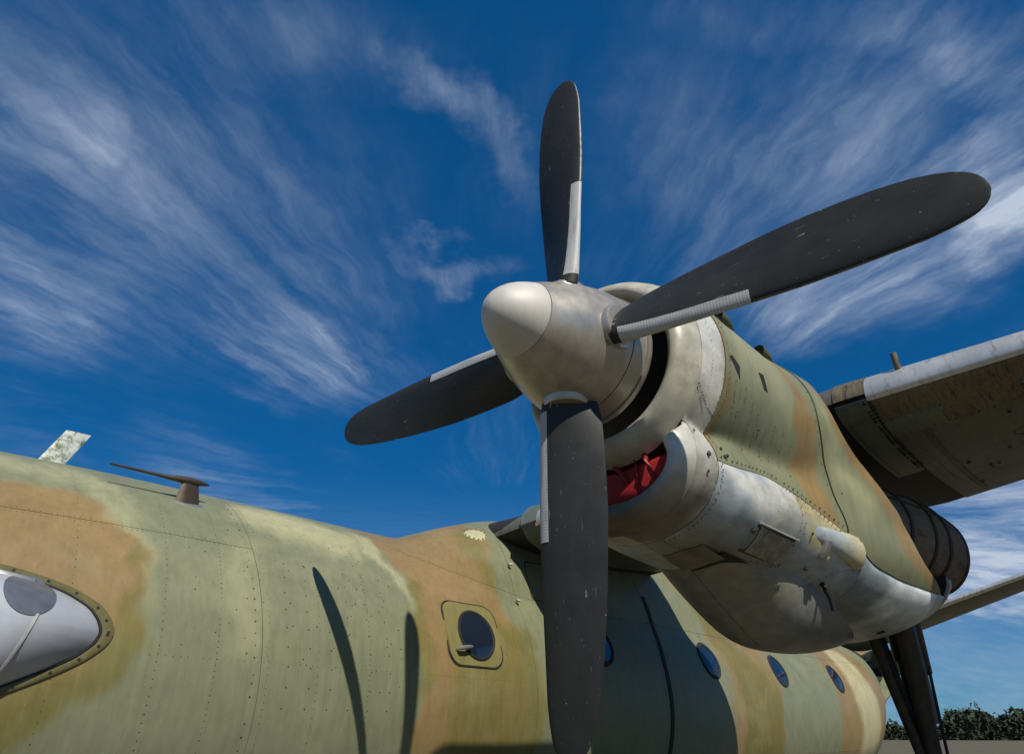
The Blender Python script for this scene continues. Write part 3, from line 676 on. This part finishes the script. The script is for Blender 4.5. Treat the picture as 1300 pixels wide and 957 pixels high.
def chin_pt(x, r):      # where the lip runs up against the ring above it, it sinks into the ring's flank
    y, z = -r*np.sin(tq), -.60+r*np.cos(tq); ra = np.hypot(y, z); k = np.clip((ra-.562)/.085, 0, 1); k = k*k*(3-2*k)
    return np.stack([np.where(ra < .562, .47, .43+(x-.43)*k), y, np.minimum(z, -.40)], -1)
def chin_loop(x, a, b, zc): return np.stack([x+.16*np.clip((np.cos(tq)-.25)/.4, 0, 1), -a*np.sin(tq), np.minimum(zc+b*np.cos(tq), -.455)], -1)
ci = chin_in()
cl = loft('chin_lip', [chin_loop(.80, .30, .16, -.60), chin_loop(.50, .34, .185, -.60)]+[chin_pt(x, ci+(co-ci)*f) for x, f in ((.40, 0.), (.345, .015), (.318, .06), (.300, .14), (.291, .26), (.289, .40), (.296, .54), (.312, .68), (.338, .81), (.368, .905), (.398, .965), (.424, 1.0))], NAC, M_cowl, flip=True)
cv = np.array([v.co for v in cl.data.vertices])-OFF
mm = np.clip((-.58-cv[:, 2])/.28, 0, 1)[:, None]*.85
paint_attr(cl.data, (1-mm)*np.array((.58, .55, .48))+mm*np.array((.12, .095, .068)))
tr = loft('intake_trim', [chin_pt(x, chin_in(d)) for x, d in ((.372, -.004), (.366, -.012), (.352, -.012), (.346, .004))], NAC, M_yel, flip=True)
# dark plate behind the propeller and the engine face
revolve('intake_backplate', [(.60, .02), (.60, .40)], NAC, M_core, 64)
# fasteners on the nacelle
it.clear()
row(nac, [(.66, t) for t in np.linspace(.5, 2.1, 30)], .035, .004)
for x in (.74, .80, .86, .95, 1.05, 1.16, 1.28, 1.40, 1.52):
    row(nac, line((x, 1.35 if x < 1 else 1.5), (x+.05, 1.95)), .03, .0042, .004, .45)
row(nac, [(x, float(lows(x))-.035) for x in np.linspace(.66, 3.3, 60)], .05, .0065, .002)
row(nac, [(x, float(lows(x))+.035) for x in np.linspace(1.3, 2.2, 40)], .045, .0062, .002)
row(nac, line((1.475, 2.12), (1.475, 2.85)), .045, .0052); row(nac, line((1.525, 2.12), (1.525, 2.85)), .06, .004)
row(nac, line((.65, 2.2), (.65, 3.0)), .03, .0045)
row(nac, [(x, float(lowb(x))-.04) for x in np.linspace(.7, 2.2, 50)], .045, .0048)
row(nac, [(float(midseam(t))+.03, t) for t in np.linspace(.5, 2.1, 40)], .04, .0036)
row(nac, [(float(midseam(t))-.03, t) for t in np.linspace(.5, 2.1, 40)], .07, .0036)
row(nac, [(float(diag(t))-.03, t) for t in np.linspace(.9, 2.4, 50)], .05, .0035)
row(nac, [(.605, t) for t in np.linspace(.4, 2.6, 50)], .03, .0035)
row(nac, [(.50, t) for t in np.linspace(.4, 1.6, 30)], .04, .003)
for x, t, r in ((.53, 2.17, .016), (.45, 2.02, .011), (.52, 2.3, .010), (.70, 2.12, .012), (.73, 2.10, .010), (.70, 2.06, .010), (1.02, 2.52, .016), (1.75, 2.62, .013), (1.62, 2.36, .013), (1.1, 1.62, .009), (2.1, 1.9, .011)):
    p, n = surf_pt(nac, x, t, -1); it.append((p, n, r))
row(nac, [(x, float(ysp(x))) for x in np.linspace(.42, .62, 10)], .018, .005)
row(gear, [(x, 1.9-.25*(x-1)) for x in np.linspace(1.2, 3.5, 40)], .05, .004)
dots('rivets', [(p+n*.009, n, r) for p, n, r in it], NAC, M_rivet, 8)
# two cooling openings, latches, grille, blister and drain on the nacelle
def nac_piece(name, quads, mat, h, u0=None, parent=NAC):
    """small raised plate from four (x, th) corners"""
    q = np.array(quads, float); P_, N_ = surf_pt(nac, q[:, 0], q[:, 1], -1); n = len(q)
    V = np.concatenate([P_+N_*-.004, P_+N_*h]); F = [tuple(range(n, 2*n))]+[(i, (i+1) % n, n+(i+1) % n, n+i) for i in range(n)]
    return link(name, mesh(name, V, F), parent, mat)
nac_piece('cooling_opening', [(.665, 1.18), (.70, 1.15), (.79, 1.20), (.79, 1.31)], M_core, .0055)
nac_piece('mesh_vent', [(1.05, 1.11), (1.12, 1.10), (1.15, 1.24), (1.10, 1.24)], M_rivetd, .0055)
for k in range(15):
    x = 1.08+k*.026; a0 = 2.50+.01*k*0; pts = [surf_pt(nac, x+.05*v, 2.47+.22*v, -1) for v in np.linspace(0, 1, 7)]
    tube('grille_bar', [p+n*.008 for p, n in pts], [.0075]*7, NAC, M_grille, 8)
nac_piece('grille_plate', [(1.04, 2.46), (1.48, 2.45), (1.54, 2.70), (1.08, 2.72)], M_rivet, .004)
pts = [surf_pt(nac, x, 2.445, -1) for x in np.linspace(1.03, 1.50, 8)]; tube('grille_edge', [p+n*.012 for p, n in pts], [.006]*8, NAC, M_alu, 8)
# pointed blister just ahead of the gear door seam
bx = np.linspace(1.66, 2.24, 22); L = []
for x in bx:
    u = (x-1.66)/.58; hgt = .045*math.sin(math.pi*min(1, u*.62+.02))*(1 if u < .9 else math.sqrt(max(0, (1-u)/.1))); wd = .07*(.35+.65*u)*(1 if u < .9 else math.sqrt(max(.02, (1-u)/.1)))
    row_ = []
    for a in np.linspace(0, np.pi, 16):
        p, n = surf_pt(nac, x, 2.33+.05*u+wd*math.cos(a)/.56, -1); row_.append(p+n*(hgt*math.sin(a)-.004))
    L.append(row_)
G = np.array(L); bo = link('fairing', mesh('fairing', G.reshape(-1, 3), grid_faces(22, 16)), NAC, M_bare)
fv = np.repeat(np.clip((bx-1.9)/.2, 0, 1), 16)[:, None]; paint_attr(bo.data, (1-fv)*np.array(BLUE)+fv*np.array((.62, .55, .33)))
pA, nA = surf_pt(nac, 1.79, 2.43, -1); tA = surf_pt(nac, 1.81, 2.43, -1)[0]-pA; tA /= np.linalg.norm(tA); sA = np.cross(nA, tA)
box('bracket', pA+nA*.015, tA*.022, sA*.06, nA*.018, NAC, M_steel, .3)
box('bracket_flange', pA+nA*.006+tA*.03-sA*.045, tA*.045, sA*.012, nA*.01, NAC, M_alu, .3)
pB, nB = surf_pt(nac, 2.0, 2.675, -1); tube('drain_pipe', [pB-nB*.01, pB+nB*.05, pB+nB*.08+np.array([.02, 0, -.02]), pB+nB*.085+np.array([.03, 0, -.09])], [.022, .02, .018, .016], NAC, M_black, 10)
# oil cooler outlet: a slot with a hinged flap under the belly
for nm, xx, th0, th1, hgt, mt in (('outlet_slot', (1.00, 1.42), 2.78, 3.14, .006, M_core), ('outlet_flap', (.80, 1.02), 2.80, 3.14, .030, M_bare)):
    g = np.array([[surf_pt(nac, x, t, -1)[0]+surf_pt(nac, x, t, -1)[1]*(hgt*((x-xx[0])/(xx[1]-xx[0]) if nm == 'outlet_flap' else 1)+.004) for t in np.linspace(th0, th1, 12)] for x in np.linspace(*xx, 8)])
    o = link(nm, mesh(nm, np.concatenate([g.reshape(-1, 3)]), grid_faces(8, 12, flip=True)), NAC, mt)
    if mt is M_bare: paint_obj(o, (.19, .17, .13))
# small scoops on the spine
for sx, sz in ((.80, .0), (1.36, .0)):
    p, n = surf_pt(nac, sx, .70, -1)
    lo = []
    for u, r in ((0, .036), (.02, .039), (.08, .035), (.15, .022), (.21, .005)):
        lo.append([p+np.array([u, 0, 0])+n*(r*math.sin(a)*1.1+.012)+np.cross(n, [1, 0, 0])*r*math.cos(a) for a in np.linspace(0, 2*np.pi, 16, endpoint=False)])
    so = loft('vent_scoop', lo, NAC, M_camo, False, True); paint_obj(so, (.10, .11, .07))
    loft('scoop_mouth', [[p+np.array([.012, 0, 0])+n*(.034*q*math.sin(a)*1.1+.012)+np.cross(n, [1, 0, 0])*.034*q*math.cos(a) for a in np.linspace(0, 2*np.pi, 16, endpoint=False)] for q in (1, .1)], NAC, M_core, False, True)
# --- black tail cone of the nacelle
def nac_loop(x, k=1., n=64):
    t = np.linspace(0, 2*np.pi, n, endpoint=False); t2 = np.where(t > np.pi, t-2*np.pi, t); p = nac(np.full(n, x), t2); c = np.array([x, -.12, -.90])
    p = c+(p-c)*k; p[:, 2] = np.minimum(p[:, 2], -.78-.10*(x-3.45)); return p
loft('tail_cone', [nac_loop(x, kk) for x, kk in ((3.455, .995), (3.60, .985), (3.62, .975), (3.75, .95), (3.90, .88), (4.02, .74))], NAC, M_gear, True, True)
loft('cone_band', [nac_loop(x, kk) for x, kk in ((3.595, .98), (3.60, 1.005), (3.62, 1.005), (3.625, .98))], NAC, M_steel)
# --- exhaust pipe
EX = np.array([(2.45, -.33, -.44), (2.9, -.46, -.46), (3.4, -.55, -.47), (3.80, -.59, -.47), (4.17, -.61, -.485)]); ER = [.25, .28, .30, .305, .295]
def ex_loops(pts, rads, dr=0., n=48):
    return [l for l in tube_loops(pts, [r+dr for r in rads], n, 1.12)]
EXO = loft('exhaust_pipe', ex_loops(EX, ER)+ex_loops(EX[::-1], ER[::-1], -.02)[:3], A, M_soot)
def ex_at(s):
    p = np.array([np.interp(s, range(5), EX[:, i]) for i in range(3)]); return p, float(np.interp(s, range(5), ER))
for s in (1.35, 2.05, 2.75, 3.92):
    p, r = ex_at(s); d = EX[4]-EX[0]; d /= np.linalg.norm(d)
    loft('clamp_band', [l for l in tube_loops([p-d*.022, p-d*.020, p+d*.020, p+d*.022], [r-.002, r+.009, r+.009, r-.002], 48, 1.12)], EXO, M_clamp)
for ang in (1.9, 2.6):
    L = []
    for s in np.linspace(1.0, 3.95, 12):
        p, r = ex_at(s); e1, e2, _ = frame_of(EX[4]-EX[0]); L.append(p+(r+.004)*(math.cos(ang)*e1+1.12*math.sin(ang)*e2))
    tube('weld_seam', L, [.007]*12, EXO, M_clamp, 8)
# --- main wing
WD = [0, 1.3, 2.4, 4.47, 5.7, 14.6]; WX = [2.7, 2.65, 2.56, 2.56, 2.56, 3.1]; WZ = [-.10, .02, .22, .375, .415, .50]; WC = [2.8, 2.8, 3.0, 3.12, 2.52, 1.5]; WT = [0, 0, -.03, -.05, -.08, -.05]
def wing(y, s):
    d = np.abs(y-YC); c = s*s; ch = np.interp(d, WD, WC); k = ch/2.9
    tn = 10*(.2969*np.sqrt(c)-.126*c-.3516*c*c+.2843*c**3-.1015*c**4)
    z = np.interp(d, WD, WZ)+np.interp(d, WD, WT)*c+np.where(s >= 0, .30, -.17)*k*tn
    return np.stack([np.interp(d, WD, WX)+c*ch, y+0*s, z], -1)
sq = math.sqrt
wy = np.array([-10.7, -5, -1.83, -.6, 1.47, 2.57, 5.17, 6.27, 8.34, 18.4])
core_s = np.concatenate([np.linspace(1, 0, 24), np.linspace(0, -1, 24)[1:]])
WING = loft('wing', [wing(np.full(47, y), core_s)*np.array([1, 1, 1])+np.array([.012, 0, 0]) for y in wy], A, M_core, True, True)
WING.scale = (1, 1, 1)
ytip = -10.7
def wpatch(name, y0, y1, c0, c1, mat, lift=.012, ny=40, ns=24, gap=.002):
    s0 = math.copysign(sq(abs(c0)), c0); s1 = math.copysign(sq(abs(c1)), c1)
    return patch(name, wing, y0, y1, s0, s1, ny, ns, WING, mat, None, lift=lift, gap=gap, outsign=WS)
WS = -1
for y0, y1, side in ((ytip, -.79, 1), (2.6, .58, 1)):
    a, b_ = (y0, y1) if y0 < y1 else (y1, y0)
    wpatch('leading_edge', a, b_, -.007, .045, M_alu, .014, 60, 30)
    wpatch('leading_edge_skin', a, b_, -.165, -.007, M_tan, .013, 60, 16)
    for ya, yb in ([(-10.7, -6.2), (-6.2, -3.0), (-3.0, -1.02), (-1.02, -.79)] if side and a < 0 else [(a, b_)]):
        wpatch('underside_panel', ya, yb, -.44, -.165, M_wing, .012, 24, 20)
        wpatch('underside_panel', ya, yb, -.70, -.44, M_wing, .012, 24, 16)
        wpatch('flap', ya, yb, -.998, -.70, M_wing, .012, 24, 16)
        wpatch('upper_skin', ya, yb, .045, .70, M_wing, .012, 24, 24)
        wpatch('upper_skin', ya, yb, .70, .998, M_wing, .012, 24, 12)
for y0, y1 in ((-.79, -.56),):
    wpatch('root_collar', y0, y1, -.46, -.002, M_teal, .018, 8, 30); wpatch('root_collar', y0, y1, .0, .10, M_tan, .018, 8, 20)
wpatch('upper_skin', 2.6, 18.4, .0, .998, M_wing, .012, 20, 40); wpatch('underside_panel', 5.1, 18.4, -.998, .0, M_wing, .012, 20, 40)
wpatch('upper_skin', -.56, .56, .0, .998, M_wing, .012, 10, 30)
wpatch('access_panel', -1.21, -.80, -.167, -.075, M_teal, .022, 12, 12)
wpatch('access_panel', -2.6, -1.68, -.160, -.075, M_teal, .022, 16, 12)
it.clear()
def wrow(y0, c0, y1, c1, step, r, skip=.05):
    n = 30; row(wing, list(zip(np.linspace(y0, y1, n), [math.copysign(sq(abs(c)), c) for c in np.linspace(c0, c1, n)])), step, r, .0, skip, WS)
for o in (-.015, .02): wrow(-.79+o, -.008, -.79+o, -.42, .040, .0145, .12)
wrow(-.60, -.02, -.60, -.42, .045, .006)
wrow(-.82, -.081, -1.2, -.081, .05, .007); wrow(-.82, -.16, -1.2, -.16, .055, .009); wrow(-1.195, -.08, -1.195, -.165, .045, .011); wrow(-1.695, -.08, -1.695, -.155, .045, .012); wrow(-1.70, -.152, -2.5, -.152, .06, .010); wrow(-1.24, -.168, -1.68, -.168, .05, .008, .3)
for y in np.arange(-.85, -2.4, -.10): wrow(y, -.02, y, -.155, .03, .0032, .2)
for c in (-.15, -.42, -.46, -.68, -.72): wrow(-.76, c, -3., c, .035, .0035)
for y in (-1.0, -1.04, -.80): wrow(y, -.16, y, -.9, .035, .0055)
for y in (-.86, -.92): wrow(y, -.30, y, -.66, .04, .0045, .3)
for y, c, r in ((-1.55, -.225, .016), (-1.42, -.50, .016), (-1.10, -.52, .02), (-1.22, -.62, .017), (-1.28, -.63, .014), (-1.22, -.65, .014), (-1.05, -.8, .02), (-1.75, -.33, .02), (-1.8, -.62, .018), (-1.72, -.62, .012), (-1.85, -.42, .03)):
    p, n = surf_pt(wing, y, -sq(-c), WS); it.append((p, n, r))
dots('rivets', [(p+n*.020, n, r) for p, n, r in it], WING, M_rivetd, 8)
p, n = surf_pt(wing, -1.60, -sq(.40), WS); e1, e2, d = frame_of(n)
loft('inspection_cover', [[p+n*h+r*(math.cos(a)*np.array([0, 1, 0])*1.0+math.sin(a)*np.array([1, 0, 0])*1.0) for a in ta] for r, h in ((.105, .008), (.10, .019), (.085, .019), (.08, .014), (.005, .014))], WING, M_soot, False, True)
p, n = surf_pt(wing, -1.03, sq(.03), WS)
tube('vent_stub', [p-n*.02, p+n*.03+np.array([-.01, 0, .03]), p+np.array([-.035, 0, .13])], [.024, .023, .022], WING, M_tan, 14)
# wing root fillet at the fuselage
fl = []
for c in np.concatenate([np.linspace(.06, 0, 10), -np.linspace(0, .35, 20)[1:]]):
    s = math.copysign(sq(abs(c)), c); p, n = surf_pt(wing, 2.57, s, WS); q, n2 = surf_pt(wing, 2.40, s, WS); fl.append([p+n*.07, (p+q)/2+n*.045, q+n*.022, q+n*.004])
link('root_fillet', mesh('root_fillet', np.array(fl).reshape(-1, 3), grid_faces(29, 4)), WING, M_teal)
# --- tailplane and fin
def foil(root, tip, name, mat, thick=.12):
    L = []
    for (x, y, z, ch) in (root, tip):
        lo = []
        for s in np.concatenate([np.linspace(1, 0, 14), np.linspace(0, -1, 14)[1:-1]]):
            c = s*s; tn = 5*(.2969*sq(c)-.126*c-.3516*c*c+.2843*c**3-.1015*c**4)*thick*ch*math.copysign(1, s)
            v = np.array([x+c*ch, y, z]); nrm = np.array([0, 0, 1.]) if name != 'fin' else np.array([0, 1., 0]); lo.append(v+nrm*tn)
        L.append(lo)
    return loft(name, L, A, mat, True, True)
tp = foil((14.0, 3.5, -.03, 2.2), (14.6, -1.2, 1.28, 1.35), 'tailplane', M_wing); 
foil((14.0, 4.24, -.03, 2.2), (14.6, 8.9, 1.28, 1.35), 'tailplane', M_wing)
fo = foil((12.6, YC, -.25, 3.6), (16.2, YC, 4.6, 1.6), 'fin', M_camo, .10); paint_obj(fo, GREEN)
L = []
for (x, y, z, ch) in ((14.0, 3.45, -.016, 2.2), (14.6, -1.2, 1.28, 1.35)):
    L.append([np.array([x+c*ch-.012, y, z])+np.array([0, 0, 1])*math.copysign(5*(.2969*sq(c)-.126*c-.3516*c*c)*.125*ch, s) for s, c in ((s, s*s) for s in np.linspace(.26, -.20, 12))])
link('leading_edge', mesh('leading_edge', np.array(L).reshape(-1, 3), grid_faces(2, 12)), tp, M_alu)
# --- main landing gear
LG = bpy.data.objects.new('landing_gear', None); C.objects.link(LG); LG.parent = A
tube('strut', [(4.02, -.30, -.80), (4.05, -.30, -1.30), (4.055, -.30, -1.31), (4.07, -.30, -1.75), (4.075, -.30, -1.76), (4.12, -.30, -2.75)], [.125, .12, .10, .095, .062, .06], LG, M_gear, 24)
tube('drag_brace', [(3.66, -.40, -.95), (3.80, -.38, -1.45), (4.04, -.31, -2.1)], [.085, .075, .05], LG, M_gear, 16)
tube('drag_brace', [(3.80, -.12, -.98), (3.90, -.18, -1.45), (4.04, -.26, -2.1)], [.07, .06, .05], LG, M_gear, 16)
tube('retraction_jack', [(3.84, -.42, -1.0), (4.0, -.40, -1.4)], [.07, .05], LG, M_gear, 16)
tube('brake_hose', [(3.92, -.43, -1.0), (3.96, -.44, -1.4), (4.0, -.42, -1.8), (4.05, -.39, -2.5)], [.012]*4, LG, M_rubber, 8)
tube('axle', [(4.12, -.70, -2.72), (4.12, .10, -2.72)], [.05, .05], LG, M_steel, 16)
nac_piece('gear_bay_door', [(3.0, 2.80), (3.42, 2.80), (3.42, 2.84), (3.0, 2.84)], M_black, .01)
for y in (-.27, .27):
    wl_ = []
    for xx, r in ((-.15, .25), (-.155, .40), (-.12, .465), (-.05, .48), (.05, .48), (.12, .465), (.155, .40), (.15, .25)):
        wl_.append([np.array([4.12+r*math.cos(a), y-.30+xx, -2.72+r*math.sin(a)]) for a in ta])
    wo_ = loft('wheel', wl_, LG, M_rubber, True, True)
# --- propeller: spinner and four blades
SPN = revolve('spinner', [(-.370, .196), (-.367, .204), (-.30, .238), (-.2, .283), (-.1, .320), (0, .347), (.06, .358), (.095, .363)], A, M_spin, 128)
cp = [(-.588, .004), (-.585, .028), (-.575, .056), (-.557, .086), (-.53, .114), (-.495, .142), (-.455, .166), (-.415, .185), (-.385, .197), (-.373, .2015), (-.371, .19)]
revolve('nose_cap', cp, SPN, M_cap, 128, cap0=True)
revolve('spinner_skirt', [(.10, .350), (.101, .3645), (.15, .371), (.20, .375), (.203, .369)], SPN, M_spin, 128)
revolve('spinner_ring', [(.206, .36), (.208, .383), (.228, .386), (.24, .383), (.242, .30), (.242, .05)], SPN, M_spin, 128)
revolve('spinner_core', [(-.38, .16), (-.3, .21), (-.2, .255), (0, .325), (.25, .35)], SPN, M_core, 64, cap0=True)
R = 1.95
BR = np.array([.17, .21, .26, .35, .45, .55, .65, .75, .82, .88, .92, .95, .97, .985, .995, 1.0])*R
CH = [.285, .314, .326, .341, .350, .352, .348, .330, .310, .288, .255, .220, .185, .140, .085, .02]
BE = [25, 22, 19.5, 16, 12.5, 7.5, 3.5, .5, -1.0, -2, -2.4, -2.6, -2.8, -3, -3, -3]
TH = [.105, .088, .074, .058, .048, .041, .035, .029, .025, .021, .018, .015, .012, .009, .006, .003]
AX = [.45, .435, .425, .42, .41, .41, .41, .41, .415, .43, .44, .455, .47, .485, .5, .5]
def blade_sec(r, cs, side, off=0.):
    """points at chord fractions cs on the front (+1) or back (-1) face"""
    ch, be, th, ax = (np.interp(r, BR, v) for v in (CH, BE, TH, AX)); be = rad(be)
    c = np.clip(cs, 0, 1); f = 10*(.2969*np.sqrt(c)-.126*c-.3516*c*c+.2843*c**3-.1036*c**4)
    u = (ax-c)*ch; wv_ = np.where(side > 0, .72, -.28)*th*f
    if np.any(off): # push outward, away from the chord line's middle
        dn = np.stack([np.where(c < .04, (.04-c)*25, 0), np.sign(side)*1.], 0); dn = dn/np.linalg.norm(dn, axis=0); u = u+dn[0]*off; wv_ = wv_+dn[1]*off
    LEd = np.array([0, -1., 0]); Fd = np.array([-1., 0, 0])
    return np.stack([np.zeros_like(c), np.zeros_like(c), np.full_like(c, r)], -1)+u[:, None]*(math.cos(be)*LEd+math.sin(be)*Fd)+wv_[:, None]*(-math.sin(be)*LEd+math.cos(be)*Fd)
cf = .5*(1-np.cos(np.linspace(0, np.pi, 22)))
csl = np.concatenate([cf[::-1], cf[1:-1]]); sdl = np.concatenate([np.ones(22), -np.ones(20)])
rr_ = np.concatenate([np.linspace(.17*R, .9*R, 44), np.linspace(.905*R, R, 22)])
bl_me = None
def blade_parts():
    L = [blade_sec(r, csl, sdl) for r in rr_]; Lb = np.array(L)
    me1 = mesh('propeller_blade', Lb.reshape(-1, 3), grid_faces(len(L), len(csl), closed=True, flip=True)+[tuple(range(len(csl)))]+[tuple(range((len(L)-1)*len(csl), len(L)*len(csl)))[::-1]], off=False)
    cb = np.concatenate([np.linspace(.155, 0, 16)**1., np.linspace(0, .11, 12)[1:]]); cb = np.concatenate([.155*np.linspace(1, 0, 16)**2, .11*np.linspace(0, 1, 12)[1:]**2]); sb = np.concatenate([np.ones(16), -np.ones(11)])
    rb = np.linspace(.197*R, .528*R, 44); o = [blade_sec(r, cb, sb, .0022) for r in rb]; i_ = [blade_sec(r, cb, sb, -.004) for r in rb]
    n = len(cb); V = np.concatenate([np.array(o).reshape(-1, 3), np.array(i_).reshape(-1, 3)]); F = grid_faces(44, n, flip=True); b0 = 44*n
    per = [(i, 0) for i in range(44)]+[(43, j) for j in range(1, n)]+[(i, n-1) for i in range(42, -1, -1)]+[(0, j) for j in range(n-2, 0, -1)]; pi = [i*n+j for i, j in per]
    for k in range(len(pi)): F.append((pi[k], pi[(k+1) % len(pi)], b0+pi[(k+1) % len(pi)], b0+pi[k]))
    me2 = mesh('deicing_boot', V, F, off=False)
    ce = np.array([.012, .005, 0, .004, .010]); se = np.array([1, 1, 1, -1, -1.]); re_ = np.linspace(.532*R, .965*R, 40)
    me5 = mesh('leading_edge_strip', np.array([blade_sec(r, ce, se, .0012) for r in re_]).reshape(-1, 3), grid_faces(40, 5, flip=True), off=False)
    tt_ = np.linspace(0, 2*np.pi, 40, endpoint=False)
    Lc = [np.stack([r*np.cos(tt_), r*np.sin(tt_), np.full(40, z)], -1) for r, z in ((.120, .26), (.120, .338), (.114, .350), (.095, .354), (.02, .355))]
    me3 = mesh('root_collar', np.array(Lc).reshape(-1, 3), grid_faces(5, 40, closed=True), off=False)
    return me1, me2, me3, me5
me1, me2, me3, me5 = blade_parts()
b0 = link('propeller_blade', me1, A, M_blade); kids = [link('deicing_boot', me2, b0, M_bootm), link('root_collar', me3, b0, M_spin), link('leading_edge_strip', me5, b0, M_edge)]
b0.location = Vector(OFF); b0.rotation_euler = (.0296, 0, 0)
for k in (1, 2, 3):
    c = b0.copy(); C.objects.link(c); c.parent = A; c.rotation_euler = (.0296+k*math.pi/2, 0, 0)
    for ch in kids: d = ch.copy(); C.objects.link(d); d.parent = c
# --- red cover plugged into the chin intake
cvr = loft('intake_cover', [np.array(OFF)*0+chin_loop(x, a, b, -.60) for x, a, b in ((.56, .30, .165), (.44, .338, .183), (.425, .335, .18), (.415, .30, .155), (.412, .18, .09), (.414, .01, .005))], None, M_red, False, True, flip=True)
for v in cvr.data.vertices: v.co += Vector((0, YC, 0))
tag(cvr, 'red canvas cover plugging the chin air intake under the propeller spinner', 'intake cover')
def ctube(name, pts, r): 
    o = tube(name, pts, r, cvr, M_redr, 10)
    for v in o.data.vertices: v.co += Vector((0, YC, 0))
    return o
ctube('pull_strap', [(.412, -.17, -.53), (.375, -.205, -.58), (.37, -.22, -.63), (.40, -.235, -.70)], [.012, .014, .014, .012])
ctube('seam', [(.413, -.08, -.45), (.408, -.12, -.58), (.414, -.13, -.74)], [.006]*3)
ctube('pull_strap', [(.412, .02, -.56), (.39, -.03, -.60), (.405, -.06, -.66)], [.01, .012, .01])

# ---------------------------------------------------------------- far edge of the field
tm = plain('far_foliage', (.040, .055, .024), .9, 0, .6, .12)
V, F = [], []; NA, NR = 1500, 7
def tree_h(a): return 7+2.5*math.sin(a*13)+2*math.sin(a*37+1)+1.6*math.sin(a*91+2)+1.2*math.sin(a*211)+random.uniform(-1.2, 1.2)
for i in range(NA):
    a = 2*math.pi*i/NA; h = max(3, tree_h(a))
    for j in range(NR):
        u = j/(NR-1); d = 380-10*math.sin(u*math.pi*.5)+random.uniform(-2.5, 2.5); V.append((d*math.cos(a), d*math.sin(a), u*h+(random.uniform(-.7, .7) if 0 < j else -1)))
for i in range(NA):
    k = (i+1) % NA
    for j in range(NR-1): F += [(i*NR+j, k*NR+j, k*NR+j+1), (i*NR+j, k*NR+j+1, i*NR+j+1)]
for k in range(26000):
    a = random.gauss(.72, .75); d = random.uniform(362, 374); c = np.array([d*math.cos(a), d*math.sin(a), random.uniform(.3, tree_h(a)+.6)]); s_ = random.uniform(.35, .8)
    u = rng.normal(size=3)*s_; v = rng.normal(size=3)*s_; b0_ = len(V); V += [c-u, c+v, c+u]; F.append((b0_, b0_+1, b0_+2))
tag(link('treeline', mesh('treeline', V, F, False, False), None, tm), 'dark far off treeline along the edge of the field', None, None, 'stuff')
